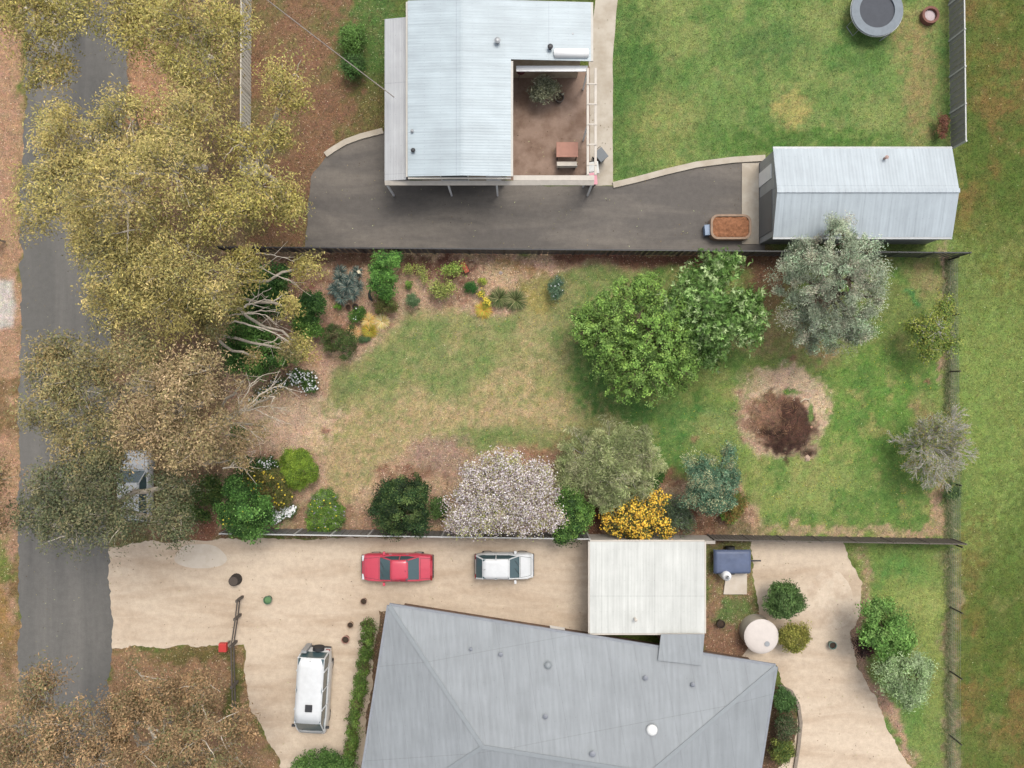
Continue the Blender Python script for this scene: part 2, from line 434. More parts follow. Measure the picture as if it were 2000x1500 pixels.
blob(1500, 545, 36, 70, (124, 92, 68), .6, .9, lit=.7, gr=.2)
sb = [(560, 1050), (572, 1000), (620, 960), (690, 990), (730, 930), (770, 880), (830, 858), (900, 870), (940, 885), (1050, 870), (1090, 880), (1300, 930), (1445, 940), (1470, 990), (1500, 1056)]
poly(sb, (190, 158, 124), 10, lit=1.0, gr=.05, na=12)
fb(30, 16, .5, .7, (150, 118, 90), .6, sb)
blob(860, 890, 62, 40, (166, 138, 116), .5, .9, lit=1.4); blob(800, 925, 60, 16, (136, 96, 74), .6, .8)
blob(700, 1015, 50, 24, (158, 124, 96), .6, .7); blob(1060, 890, 50, 26, (160, 118, 88), .6, .7)
blob(1155, 1010, 26, 44, (98, 64, 50), .5, .95); blob(1380, 1015, 70, 40, (120, 88, 66), .6, .8, gr=.4)
blob(1455, 1035, 50, 16, (118, 108, 72), .6, .7, gr=.6); blob(1310, 930, 26, 16, (150, 104, 80), .6, .7)
poly([(436, 1032), (1500, 1048), (1500, 1060), (436, 1046)], (110, 84, 66), 5, .8, lit=1, na=3)
for x in range(1520, 1860, 32):
    blob(x + rng.normal()*8, 1040 + rng.normal()*5, 18 + rng.random()*14, 5 + rng.random()*7, (186, 158, 122), .7, .75)
blob(1845, 540, 8, 60, (184, 152, 128), .5, .9, lit=.3); blob(1842, 715, 9, 26, (178, 144, 118), .5, .8)
blob(1838, 980, 12, 56, (184, 150, 118), .5, .9, lit=.3); blob(1815, 1030, 44, 12, (186, 154, 120), .6, .8)
blob(1810, 545, 26, 30, (156, 140, 92), .7, .6); blob(1806, 800, 24, 30, (150, 134, 88), .6, .6)
poly([(1850, 505), (1872, 505), (1878, 1056), (1852, 1056)], (104, 118, 72), 4, .8, na=4, gr=1)
# the heap of prunings: bleached ring and burnt soil
blob(1532, 803, 92, 90, (208, 178, 144), .16, .97, lit=.6, gr=.15, na=14)
blob(1500, 775, 40, 12, (140, 140, 80), .6, .6, gr=1)
blob(1470, 740, 30, 16, (170, 160, 110), .6, .4)
blob(1520, 820, 62, 56, (128, 94, 74), .3, .95, lit=1.3, gr=0, na=14)
blob(1544, 840, 56, 50, (80, 56, 45), .3, .93, lit=.3, gr=0, na=12)
blob(1500, 845, 28, 10, (60, 42, 34), .5, .9, na=10); blob(1540, 870, 30, 14, (66, 46, 38), .4, .9)
blob(1538, 893, 5, 14, (74, 52, 42), .4, .9, na=5, gr=0)
blob(1470, 810, 34, 44, (150, 116, 90), .6, .7, lit=1.3)
blob(1548, 764, 17, 5, (96, 130, 54), .4, .95, na=4, gr=1, lit=0); blob(1583, 805, 5, 22, (104, 134, 60), .4, .95, na=4, gr=1, lit=0)
for x, y, r in ((636, 843, 9), (1358, 855, 9), (1812, 743, 6), (1095, 893, 14), (1550, 700, 10), (1640, 640, 8)):
    blob(x, y, r, r*.7, (150, 108, 86), .6, .8, na=5)

def paint(X, Y):
    px = 1000 + S*X; py = 750 - S*Y
    n1 = fbm(px, py, 40, 21)*2-1; n2 = fbm(px, py, 40, 31)*2-1
    n3 = vnoise(px, py, 7, 41)*2-1; n4 = vnoise(px, py, 7, 51)*2-1
    col = np.empty(X.shape + (3,)); col[:] = C(100, 114, 46)
    lit = np.full(X.shape, .05); gr = np.ones(X.shape)
    for kind, g, c, soft, s, li, gg, na in LAY:
        qx = px + na*(1.6*n1 + .5*n3); qy = py + na*(1.6*n2 + .5*n4)
        if kind == 'p':
            wt = 1/(1+np.exp(np.clip(polydist(qx, qy, g)/(soft*.35), -30, 30)))
        elif kind == 'b':
            r = np.hypot((qx-g[0])/g[2], (qy-g[1])/g[3])
            wt = np.clip((1+soft*.8-r)/(soft*1.6), 0, 1); wt = wt*wt*(3-2*wt)
        else:
            cell, sd, lo, hi, reg = g
            f = fbm(px, py, cell, sd); wt = np.clip((f-lo)/(hi-lo), 0, 1)
            if reg is not None: wt = wt * (polydist(px, py, reg) < 0)
        wt = (wt*s)
        if kind != 'p' or s < 1:
            # ragged: grass and litter break up into tufts rather than cross-fading
            tn = vnoise(px, py, 5.5, 61)*.6 + vnoise(px, py, 11, 71)*.4
            wt = np.clip(wt + (tn-.5)*1.3*np.clip(4*wt*(1-wt), 0, 1), 0, 1)
        col = col*(1-wt[..., None]) + C(*c)*wt[..., None]
        if li is not None: lit = lit*(1-wt) + li*wt
        if gg is not None: gr = gr*(1-wt) + gg*wt
    tuft = .84 + .32*vnoise(px, py, 6, 81)
    l_ = (col @ np.array([.2126, .7152, .0722]))[..., None]
    return (col*.88+l_*.12)*tuft[..., None]*1.04, lit, gr

gcol, glit, ggr = paint(GX, GY)
ny, nx = GX.shape
idx = np.arange(nx*ny).reshape(ny, nx)
GF = np.stack([idx[:-1, :-1], idx[:-1, 1:], idx[1:, 1:], idx[1:, :-1]], -1).reshape(-1, 4)
GZ = np.zeros_like(GX)
g = mesh("ground", np.stack([GX, GY, GZ], -1).reshape(-1, 3), GF, M_ground, col=gcol.reshape(-1, 3))
meta(g, kind="structure")

def sample_ground(x, y):
    ix = np.clip(np.searchsorted(gx, x), 0, nx-1); iy = np.clip(np.searchsorted(gy, y), 0, ny-1)
    return gcol[iy, ix], glit[iy, ix], ggr[iy, ix]

# sheets laid on the ground -------------------------------------------------
def outline(pts, jit=0.06, step=0.35, z=0.004):
    pts = [P(*p)[:2] for p in pts]; out = []
    for i in range(len(pts)):
        a, b = pts[i], pts[(i+1) % len(pts)]; L = np.linalg.norm(b-a); n = max(1, int(L/step)); e = (b-a)/L; nn = np.array([-e[1], e[0]])
        for k in range(n):
            q = a + (b-a)*k/n
            o = (vnoise(np.array(q[0]*32), np.array(q[1]*32), 30, 5)-.5)*2*jit*1.6 + (rng.random()-.5)*jit
            out.append(q + nn*o)
    return [(float(q[0]), float(q[1]), z) for q in out]
def area(pts):
    a = 0
    for i in range(len(pts)):
        a += pts[i][0]*pts[(i+1)%len(pts)][1]-pts[(i+1)%len(pts)][0]*pts[i][1]
    return a
SHEETS = []
def sheet(name, pts, mat, jit=.06, z=.004, step=.35):
    o = outline(pts, jit, step, z)
    if area(o) < 0: o = o[::-1]
    ob = mesh(name, o, [tuple(range(len(o)))], mat)
    SHEETS.append([(p[0], p[1]) for p in o])
    return meta(ob, kind="structure")

def gravel(name, c, c2, amp=.16, lo=.42, hi=.62, big=.35, fine=30, bump=.4, stretch=None):
    m, t, b = newmat(name)
    tc = t.nodes.new("ShaderNodeTexCoord")
    n = t.nodes.new("ShaderNodeTexNoise"); n.inputs["Scale"].default_value = big; n.inputs["Detail"].default_value = 8; n.inputs["Roughness"].default_value = .62
    if stretch:
        mp = t.nodes.new("ShaderNodeMapping"); mp.inputs["Scale"].default_value = (stretch[0], stretch[1], 1); t.links.new(tc.outputs["Object"], mp.inputs["Vector"]); t.links.new(mp.outputs[0], n.inputs["Vector"])
        n.inputs["Distortion"].default_value = .4
    else: t.links.new(tc.outputs["Object"], n.inputs["Vector"])
    mr = t.nodes.new("ShaderNodeMapRange"); mr.inputs[1].default_value = lo; mr.inputs[2].default_value = hi
    t.links.new(n.outputs[0], mr.inputs[0])
    mx = t.nodes.new("ShaderNodeMix"); mx.data_type = 'RGBA'
    mx.inputs[6].default_value = (*c, 1); mx.inputs[7].default_value = (*c2, 1)
    t.links.new(mr.outputs[0], mx.inputs[0])
    n2 = t.nodes.new("ShaderNodeTexNoise"); n2.inputs["Scale"].default_value = fine; n2.inputs["Detail"].default_value = 4; n2.inputs["Roughness"].default_value = .8
    t.links.new(tc.outputs["Object"], n2.inputs["Vector"])
    m2 = t.nodes.new("ShaderNodeMapRange"); m2.inputs[1].default_value = .3; m2.inputs[2].default_value = .7; m2.inputs[3].default_value = 1-amp; m2.inputs[4].default_value = 1+amp
    n3 = t.nodes.new("ShaderNodeTexNoise"); n3.inputs["Scale"].default_value = 2.6; n3.inputs["Detail"].default_value = 6; n3.inputs["Roughness"].default_value = .75; t.links.new(tc.outputs["Object"], n3.inputs["Vector"])
    av = t.nodes.new("ShaderNodeMath"); av.operation = 'MULTIPLY_ADD'; av.inputs[1].default_value = .6; t.links.new(n3.outputs[0], av.inputs[0])
    a2 = t.nodes.new("ShaderNodeMath"); a2.operation = 'MULTIPLY'; a2.inputs[1].default_value = .4; t.links.new(n2.outputs[0], a2.inputs[0]); t.links.new(a2.outputs[0], av.inputs[2])
    t.links.new(av.outputs[0], m2.inputs[0])
    v = t.nodes.new("ShaderNodeVectorMath"); v.operation = 'SCALE'
    t.links.new(mx.outputs[2], v.inputs[0]); t.links.new(m2.outputs[0], v.inputs[3]); t.links.new(v.outputs[0], b.inputs["Base Color"])
    b.inputs["Roughness"].default_value = .95; b.inputs["Specular IOR Level"].default_value = .15
    bp = t.nodes.new("ShaderNodeBump"); bp.inputs["Strength"].default_value = bump; bp.inputs["Distance"].default_value = .02
    t.links.new(n2.outputs[0], bp.inputs["Height"]); t.links.new(bp.outputs[0], b.inputs["Normal"])
    return m
M_road = gravel("road_asphalt", C(114, 112, 108), C(128, 125, 120), .18, big=.6, fine=14, stretch=(1.1, .10))
M_dkdrive = gravel("dark_gravel", C(112, 107, 102), C(132, 125, 117), .2, big=.5, fine=14, stretch=(.3, 1.3))
M_sand = gravel("beige_gravel", C(222, 203, 180), C(198, 176, 152), .22, .42, .68, .45, 14, stretch=(.35, 1.6))
M_conc = gravel("concrete", C(208, 198, 182), C(190, 178, 160), .06, big=.8, bump=.15)
M_paver = gravel("brown_pavers", C(164, 140, 124), C(138, 114, 98), .16, big=.8, fine=14)
M_pale2 = gravel("pale_gravel", C(226, 208, 186), C(206, 185, 162), .22, big=.8, fine=14)
M_pale = gravel("pale_concrete", C(222, 210, 194), C(208, 194, 176), .06, big=.8, bump=.1)

sheet("road", [(50, -1200), (256, -1200), (250, 100), (232, 300), (215, 700), (216, 3000), (34, 3000), (38, 1000), (42, 400), (52, 100)], M_road, .14, z=.008, step=.2)
sheet("gravel_driveway", [(196, 1066), (430, 1052), (900, 1050), (1160, 1052), (1160, 1262), (740, 1192), (700, 1560), (548, 1560), (545, 1480), (486, 1385), (476, 1262), (196, 1264)], M_sand, .10, step=.16)
sheet("dark_driveway", [(596, 486), (606, 345), (640, 300), (690, 272), (746, 256), (800, 256), (800, 360), (1196, 364), (1340, 326), (1494, 312), (1494, 492), (1100, 490)], M_dkdrive, .04)
sheet("concrete_path", [(1150, 362), (1150, 100), (1172, -60), (1215, -60), (1203, 20), (1197, 120), (1197, 362)], M_conc, .02)
sheet("courtyard", [(990, 352), (990, 130), (1152, 130), (1152, 352)], M_paver, .01, z=.008)
sheet("gravel_yard", [(1470, 1054), (1640, 1056), (1662, 1090), (1686, 1140), (1682, 1190), (1660, 1235), (1676, 1300), (1720, 1390), (1800, 1540), (1490, 1540), (1556, 1450), (1562, 1375), (1530, 1335), (1516, 1300), (1450, 1285), (1490, 1230), (1474, 1150)], M_sand, .10, step=.16)
sheet("concrete_apron", [(392+50*math.cos(t)*(1+.1*math.sin(3*t)), 1086+25*math.sin(t)) for t in np.linspace(0, 2*pi, 26, endpoint=False)], M_pale, .05, z=.008)
sheet("pale_turning_area", [(1622+46*math.cos(t)*(1+.1*math.sin(2*t)), 1172+60*math.sin(t)) for t in np.linspace(0, 2*pi, 30, endpoint=False)], M_pale2, .06, z=.008)

def kerb(name, pts, w, h, mat, label):
    mb = MB()
    q = [P(*p) for p in pts]
    L = []; R = []
    for i, p in enumerate(q):
        a = q[max(0, i-1)]; b = q[min(len(q)-1, i+1)]; e = unit(b-a); n = np.array([-e[1], e[0], 0])
        L.append(p+n*w/2); R.append(p-n*w/2)
    V = []; F = []
    for i in range(len(q)):
        V += [L[i], R[i], R[i]+[0, 0, h], L[i]+[0, 0, h]]
    for i in range(len(q)-1):
        a = 4*i; b = a+4
        F += [(a, a+3, b+3, b), (a+3, a+2, b+2, b+3), (a+2, a+1, b+1, b+2)]
    F += [(0, 1, 2, 3), (len(V)-1, len(V)-2, len(V)-3, len(V)-4)]
    mb.add(V, F); o = mb.build(name, mat)
    return meta(o, label, "edging")
kerb("concrete_edging", [(636, 303), (650, 293), (675, 278), (705, 267), (748, 256)], .34, .10, M_conc, "short curved pale concrete edging west of the white roofed house")
kerb("concrete_edging", [(1197, 362), (1240, 352), (1300, 336), (1360, 322), (1430, 313), (1494, 309)], .36, .10, M_conc, "long curved pale concrete edging between dark driveway and neighbour's lawn")
kerb("bed_edging", [(1522, 1338), (1545, 1350), (1558, 1375), (1563, 1410), (1558, 1460), (1545, 1540)], .20, .14, M_timber, "grey brown curved garden bed edging east of the grey roofed house")

# ------------------------------------------------------------------ foliage machinery
LK = 1.4
def desat(c, f):
    l = c @ np.array([.2126, .7152, .0722]); return c*(1-f)+l[..., None]*f
def pal(*cs): return desat(np.array([C(*c, k=LK) for c in cs]), .10)
def leafquads(Pp, D, N, l, w_):
    Sd = unit(np.cross(N, D))
    l = np.broadcast_to(np.asarray(l, float), (len(Pp),))[:, None]; w_ = np.broadcast_to(np.asarray(w_, float), (len(Pp),))[:, None]
    V = np.stack([Pp-D*l/2, Pp+Sd*w_/2+N*w_*.12, Pp+D*l/2-N*l*.08, Pp-Sd*w_/2+N*w_*.12], 1).reshape(-1, 3)
    F = np.arange(len(V)).reshape(-1, 4)
    return V, F
def cols4(c, k=4): return np.repeat(c, k, axis=0)

def bez(a, m, b, k=6):
    t = np.linspace(0, 1, k)[None, :, None]
    return (1-t)**2*a[:, None, :] + 2*t*(1-t)*m[:, None, :] + t*t*b[:, None, :]

def plant(name, label, cat, base, lobes, ncl, cr, nl, leaf, palette, bark=None, tr=.1, style='scatter', group=None,
          flowers=None, extra=(), inner=.55, zmin=-.3, tvar=.16, up=.7, cvar=.6, limbs=True, flat=.6, trunkname='trunk', limbr=.035, cdrop=0.0):
    b = P(*base)
    root = empty(name, b, label, cat, group)
    LB = []
    for lo in lobes:
        px, py, z, r, rz = lo[:5]; ry = lo[5] if len(lo) > 5 else r
        f = (1-z/H)/S
        LB.append((P(px, py, z), np.array([r*f, ry*f, rz])))
    wts = np.array([q[1][0]*q[1][1] for q in LB]); wts = wts/wts.sum()
    CC = []; CU = []; CI = []
    for i, (c, r) in enumerate(LB):
        n = max(1, int(round(ncl*wts[i])))
        u = rdir(n*6); u = u[u[:, 2] > zmin][:n]
        ph = rng.random(3)*6.28
        az = np.arctan2(u[:, 1], u[:, 0])
        rad = 1 + .13*np.sin(3*az+ph[0]) + .09*np.sin(5*az+ph[1]) + .06*np.sin(9*az+ph[2])
        rho = (inner + (1-inner)*rng.random(len(u))**.6)
        rr = np.maximum(r - cr*.6, r*.4)
        CC.append(c + (rho*rad)[:, None]*rr*u); CU.append(u); CI += [i]*len(u)
    CC = np.concatenate(CC); CU = np.concatenate(CU); CI = np.array(CI)
    CC[:, 2] = np.maximum(CC[:, 2], .08)
    nC = len(CC)
    # leaves
    npal = len(palette)
    ctint = rng.integers(0, npal, nC)
    cbri = 1 + tvar*rng.normal(size=nC)
    csz = cr*(.7+.6*rng.random(nC))
    k = np.repeat(np.arange(nC), nl); n = len(k)
    off = rng.normal(size=(n, 3)); off = off/np.maximum(1, np.linalg.norm(off, axis=1, keepdims=True)/1.7)
    ax = .45+.9*rng.random((nC, 3)); tw_ = rng.random(nC)*pi; ct_, st_ = np.cos(tw_)[k], np.sin(tw_)[k]
    off = rng.normal(size=(n, 3)); off = off/np.maximum(1, np.linalg.norm(off, axis=1, keepdims=True)/2.3)
    o_ = off*ax[k]; o_ = np.stack([o_[:, 0]*ct_-o_[:, 1]*st_, o_[:, 0]*st_+o_[:, 1]*ct_, o_[:, 2]], 1)
    pos = CC[k] + o_*csz[k][:, None]*np.array([.62, .62, .55*flat])
    pos[:, 2] = np.maximum(pos[:, 2], .02+.05*rng.random(n))
    out = unit(off*np.array([1, 1, .8]) + CU[k]*.8 + 1e-6)
    lc = palette[np.where(rng.random(n) < cvar, ctint[k], rng.integers(0, npal, n))]
    lc = lc*np.clip(cbri[k]*(1+.24*rng.normal(size=n)), .4, 1.9)[:, None]
    ll, lw = leaf
    if style == 'whorl':
        m = 7
        pos = np.repeat(pos, m, 0); o2 = np.repeat(out, m, 0); n2 = len(pos)
        side = unit(np.cross(o2, rdir(n2)))
        D = unit(side + o2*.45 + np.array([0, 0, .1])); N = unit(o2 + .25*rdir(n2))
        L = ll*(.6+.6*rng.random(n2)); lc = np.repeat(lc, m, 0)*(1+.12*rng.normal(size=(n2, 1)))
        V, F = leafquads(pos+D*L[:, None]/2, D, N, L, lw*(.8+.4*rng.random(n2)))
    elif style == 'spray':      # fine shoots pointing outward
        D = unit(out*.9 + .55*rdir(n)); N = rdir(n)
        V, F = leafquads(pos, D, N, ll*(.6+.8*rng.random(n)), lw)
    else:
        N = unit(out*.6 + np.array([0, 0, up]) + .55*rdir(n)); D = unit(np.cross(N, rdir(n)))
        V, F = leafquads(pos, D, N, ll*(.65+.7*rng.random(n)), lw*(.75+.5*rng.random(n)))
    few = None; leafmesh = (V, F, np.clip(cols4(lc), 0.002, .8))
    if not (flowers and flowers[1] <= 200): mesh("crown" if tr > .04 else "foliage", V, F, M_leaf, root, col=leafmesh[2])
    # wood
    if limbs:
        paths = []; rad = []
        zc = min(c[2] for c, r in LB)
        cent = sum(c*wt for (c, r), wt in zip(LB, wts))
        hgt = cent[2]
        fork = b + (cent-b)*.28 + np.array([0, 0, hgt*.12]); fork[2] = min(fork[2], hgt*.55)
        A = [b]; Mi = [(b+fork)/2+rng.normal(size=3)*tr*.4]; E = [fork]; R0 = [tr*1.25]; R1 = [tr*.85]
        nodes = []; 
        for i, (c, r) in enumerate(LB):
            q = c - np.array([0, 0, r[2]*.35])
            A.append(fork); E.append(q); Mi.append((fork+q)/2 + np.array([0, 0, .15*np.linalg.norm(q-fork)]) + rng.normal(size=3)*.06*np.linalg.norm(q-fork)); R0.append(tr*.8); R1.append(tr*.5)
            ids = np.where(CI == i)[0]
            if len(ids) == 0: continue
            ns_ = max(2, len(ids)//6)
            sub = rng.choice(ids, min(ns_, len(ids)), replace=False)
            subp = q + (CC[sub]-q)*.62
            for s_ in subp:
                A.append(q); E.append(s_); Mi.append((q+s_)/2 + rng.normal(size=3)*.10*np.linalg.norm(s_-q)); R0.append(tr*.42); R1.append(max(limbr*.6, tr*.2))
            for j in ids:
                d = np.linalg.norm(subp-CC[j], axis=1); s_ = subp[np.argmin(d)]
                A.append(s_); E.append(CC[j]+CU[j]*cr*.3); Mi.append((s_+CC[j])/2 + rng.normal(size=3)*.12*np.linalg.norm(s_-CC[j])); R0.append(max(limbr*.55, tr*.16)); R1.append(limbr*.25)
        A = np.array(A); Mi = np.array(Mi); E = np.array(E); R0 = np.array(R0); R1 = np.array(R1)
        pth = bez(A, Mi, E); pth[:, 1:-1] += rng.normal(size=pth[:, 1:-1].shape)*(.02*np.linalg.norm(E-A, axis=1))[:, None, None]
        pth[:, :, 2] = np.maximum(pth[:, :, 2], .0)
        t = np.linspace(0, 1, pth.shape[1])[None]
        V, F = tubes(pth, R0[:, None]*(1-t)+R1[:, None]*t, 6)
        VV = [V]; FF = [F]; o = len(V)
        for pts, z0_, z1_, r_ in extra:       # long bare limbs
            q = np.array([P(a_[0], a_[1], z0_+(z1_-z0_)*i/(len(pts)-1)) for i, a_ in enumerate(pts)])
            tt = np.linspace(0, len(pts)-1, 14); q = np.stack([np.interp(tt, np.arange(len(pts)), q[:, c]) for c in range(3)], 1)
            q[1:-1] = (q[:-2]+2*q[1:-1]+q[2:])/4 + rng.normal(size=(12, 3))*.02
            rr_ = np.linspace(r_*.72, r_*.22, 14)
            tw = [(q, rr_)]
            for k_ in range(5):               # twigs
                i = rng.integers(5, 13); d = unit(q[i]-q[i-1]+.35*rng.normal(size=3)*np.array([1, 1, .5])*.4); L_ = .5+.7*rng.random()
                e_ = q[i]+d*L_+rng.normal(size=3)*.12; m_ = (q[i]+e_)/2+rng.normal(size=3)*.08
                u_ = np.linspace(0, 1, 14)[:, None]
                tw.append(((1-u_)**2*q[i]+2*u_*(1-u_)*m_+u_*u_*e_, np.linspace(rr_[i]*.7, .008, 14)))
            V2, F2 = tubes(np.array([a_[0] for a_ in tw]), np.array([a_[1] for a_ in tw]), 6); VV.append(V2); FF.append(F2+o); o += len(V2)
        V = np.concatenate(VV); F = np.concatenate(FF)
        mesh(trunkname, V, F, bark or M_bark, root, smooth=True)
    if flowers:
        fp, fn, fs = flowers[:3]
        j = rng.integers(0, nC, fn)
        if len(flowers) > 3:   # concentrate on the upper shell
            j = j[CU[j][:, 2] > flowers[3]]
        m = len(j)
        o3 = unit(rng.normal(size=(m, 3))*[1, 1, .5] + [0, 0, .9] + CU[j]*.5)
        fpos = CC[j] + o3*csz[j][:, None]*(.25+1.0*rng.random(m))[:, None]*[1, 1, flat] + rng.normal(size=(m, 3))*.06 + [0, 0, .03]
        V, F = discs(fpos, unit(o3*.6+[0, 0, .9]), fs*(.7+.6*rng.random(m)))
        fc = fp[rng.integers(0, len(fp), m)]*(1+.1*rng.normal(size=(m, 1)))
        fc = np.clip(np.repeat(fc, 5, 0), 0, .85)
        if fn <= 200: few = (V, F, fc)
        else: mesh("flowers", V, F, M_petal, root, col=fc)
    if few is not None:
        VL, FL, CL = leafmesh
        mesh("crown" if tr > .04 else "foliage", np.concatenate([VL, few[0]]), [tuple(q) for q in FL]+[tuple(q+len(VL)) for q in few[1]], M_leaf, root, col=np.concatenate([CL, few[2]]))
    return root

def discs(pos, N, r):
    n = len(pos); U = unit(np.cross(N, rdir(n))); W = np.cross(N, U)
    a = np.linspace(0, 2*pi, 5, endpoint=False)
    V = pos[:, None, :] + r[:, None, None]*(np.cos(a)[None, :, None]*U[:, None, :] + np.sin(a)[None, :, None]*W[:, None, :])
    return V.reshape(-1, 3), np.arange(n*5).reshape(-1, 5)

def blades(center, n, length, width, palette, spread=.12, lean=(.2, 1.2), droop=.5):
    """arching strap leaves from one crown, returns V,F,col"""
    az = rng.random(n)*2*pi; le = lean[0]+(lean[1]-lean[0])*rng.random(n)
    h = np.stack([np.cos(az), np.sin(az), np.zeros(n)], 1)
    L = length*(.6+.5*rng.random(n)); st = np.array(center)+h*(spread*rng.random(n))[:, None]
    t = np.linspace(0, 1, 4)
    pts = []
    for q in t:
        ang = le+droop*q
        pts.append(st + (L*q)[:, None]*(h*np.sin(ang)[:, None] + np.array([0, 0, 1])*np.cos(ang)[:, None]))
    side = np.stack([-np.sin(az), np.cos(az), np.zeros(n)], 1)
    wd = width*np.array([.7, 1.0, .75, .06])
    V = np.stack([np.stack([pts[i]-side*wd[i]/2, pts[i]+side*wd[i]/2], 1) for i in range(4)], 1)   # n,4,2,3
    V[..., 2] = np.maximum(V[..., 2], .015)
    base = (np.arange(n)*8)[:, None, None]; i = (np.arange(3)*2)[None, :, None]
    F = (base+i+np.array([0, 1, 3, 2])[None, None, :]).reshape(-1, 4)
    c = palette[rng.integers(0, len(palette), n)]*(1+.15*rng.normal(size=(n, 1)))
    return V.reshape(-1, 3), F, np.clip(np.repeat(c, 8, 0), .002, .8)

def tuft(name, label, cat, crowns, n, length, width, palette, lean=(.2, 1.25), droop=.5, spread=.12, z=0, group=None, part='leaves', stem=False):
    b = P(*crowns[0][:2]); root = empty(name, b, label, cat, group)
    Vs = []; Fs = []; Cs = []; o = 0
    for cw in crowns:
        zz = cw[2] if len(cw) > 2 else z
        s_ = cw[3] if len(cw) > 3 else 1
        V, F, c = blades(P(cw[0], cw[1], zz), int(n*s_), length*s_, width, palette, spread, lean, droop)
        Vs.append(V); Fs.append(F+o); Cs.append(c); o += len(V)
    mesh(part, np.concatenate(Vs), np.concatenate(Fs), M_leaf, root, col=np.concatenate(Cs))
    for cw in crowns:
        zz = cw[2] if len(cw) > 2 else z
        p = P(cw[0], cw[1], zz); MB().tube([[p[0], p[1], 0], p+[0, 0, .05]], [.07, .05], 7).build("stem", M_bark, root)
    return root

# ------------------------------------------------------------------ gum trees along the road
GG = "gum trees along the road verge"
gumA = pal((184, 170, 70), (166, 156, 68), (196, 180, 92), (146, 142, 70), (176, 152, 84))
gumB = pal((190, 168, 80), (174, 156, 76), (200, 172, 98), (152, 142, 76))
gumC = pal((156, 136, 80), (138, 124, 72), (174, 144, 86), (126, 122, 72))
gumD = pal((184, 148, 100), (172, 144, 90), (152, 134, 80), (192, 158, 112))
gumE = pal((112, 114, 74), (96, 104, 66), (130, 122, 82), (84, 96, 62))
gumF = pal((178, 134, 84), (160, 122, 76), (192, 144, 90), (142, 114, 70), (132, 120, 66))
gumA, gumB, gumC, gumD, gumE, gumF = (desat(q, .06)*m_ for q, m_ in ((gumA, 1), (gumB, np.array([.97, 1.02, 1.02])), (gumC, np.array([.94, 1.02, 1.02])), (gumD, np.array([.93, 1.0, 1.04])), (gumE, 1), (gumF, np.array([.88, .99, 1.1]))))
def gum(base, lobes, ncl, palette, label, tr=.22, nl=115, cr=.66, leaf=(.16, .055), limbr=.022, tvar=.24, **k):
    return plant("gum_tree", label, "tree", base, lobes, ncl, cr, nl, leaf, palette, M_gumbark, tr, group=GG, inner=.45, zmin=-.25, limbr=limbr, **k)
gum((430, 130), [(300, 60, 9, 95, 1.8), (400, 130, 10, 90, 2.0), (270, 10, 9, 70, 1.6), (460, 60, 9, 50, 1.4), (380, 30, 11, 80, 2)], 150, gumA, "tall yellow green gum at the top of the photo left of the white fence")
gum((150, 20), [(70, 50, 9, 90, 1.8), (100, 140, 8, 60, 1.4), (10, 20, 9, 60, 1.5), (150, 20, 10, 60, 1.3)], 90, gumA, "yellow green gum hanging over the road at the top left corner")
gum((400, 330), [(260, 250, 10, 95, 2), (150, 300, 9, 95, 1.8), (120, 400, 9, 95, 1.8), (240, 380, 11, 110, 2), (360, 240, 11, 75, 1.8), (200, 450, 9, 80, 1.5), (330, 330, 12, 90, 2), (110, 250, 8, 50, 1.2)], 290, gumB, "largest gum with golden olive foliage spreading over the middle of the road")
gum((520, 330), [(560, 170, 8, 60, 1.3), (500, 380, 9, 70, 1.6), (560, 400, 8, 55, 1.3), (430, 420, 10, 80, 1.8), (540, 270, 8, 40, 1.0), (460, 290, 9, 55, 1.4)], 130, gumA, "yellow green gum reaching over the south end of the white fence")
gum((420, 560), [(250, 540, 9, 80, 1.7), (340, 520, 10, 90, 1.9), (220, 600, 8, 60, 1.3), (330, 610, 9, 80, 1.6), (420, 560, 10, 60, 1.5), (280, 470, 9, 80, 1.4)], 190, gumB, "gum with tan olive foliage west of the garden's upper corner")
gum((405, 585), [(482, 525, 8, 38, 1.0), (572, 605, 6.5, 30, .7), (465, 590, 7.5, 22, .6), (600, 520, 5.5, 34, .6), (585, 680, 5, 34, .6), (470, 505, 8.5, 32, .8)], 50, gumA, "gum with bare pale limbs and sparse olive foliage over the garden's top left corner", tr=.13, cr=.5, nl=110, limbr=.03, extra=[([(440, 606), (477, 600), (492, 593), (512, 584), (540, 588), (553, 574)], 6.6, 6.2, .085), ([(477, 600), (505, 575), (530, 562)], 6.6, 6.2, .05), ([(440, 618), (482, 612), (515, 606), (552, 610)], 6.4, 6, .07), ([(482, 612), (520, 615), (545, 640)], 6.4, 6, .045), ([(440, 505), (453, 518), (465, 532), (490, 530)], 8.8, 8.4, .07), ([(490, 508), (530, 535), (560, 545), (578, 556)], 6.5, 5.6, .05), ([(500, 495), (530, 498), (555, 503), (575, 512)], 6.5, 6, .05)])
gum((400, 640), [(565, 685, 5.5, 26, .5), (500, 700, 5.5, 20, .4), (420, 640, 7, 46, 1.2)], 26, gumC, "thin gum with a long bare limb reaching over dark shrubs at garden's left edge", tr=.12, cr=.45, nl=90, limbr=.025, extra=[([(430, 632), (453, 629), (470, 628), (490, 637), (520, 644), (545, 655), (565, 668)], 6.2, 5.6, .10), ([(545, 655), (553, 670), (565, 682)], 5.6, 5.3, .05), ([(545, 656), (535, 667), (516, 672), (500, 678)], 5.6, 5.4, .05)])
gum((300, 760), [(170, 740, 8, 80, 1.7), (110, 800, 8, 70, 1.5), (180, 860, 8, 80, 1.6), (270, 700, 9, 60, 1.5), (90, 720, 7, 50, 1.2), (120, 680, 7, 40, 1)], 160, gumC, "brown olive gum leaning over the road left of the garden")
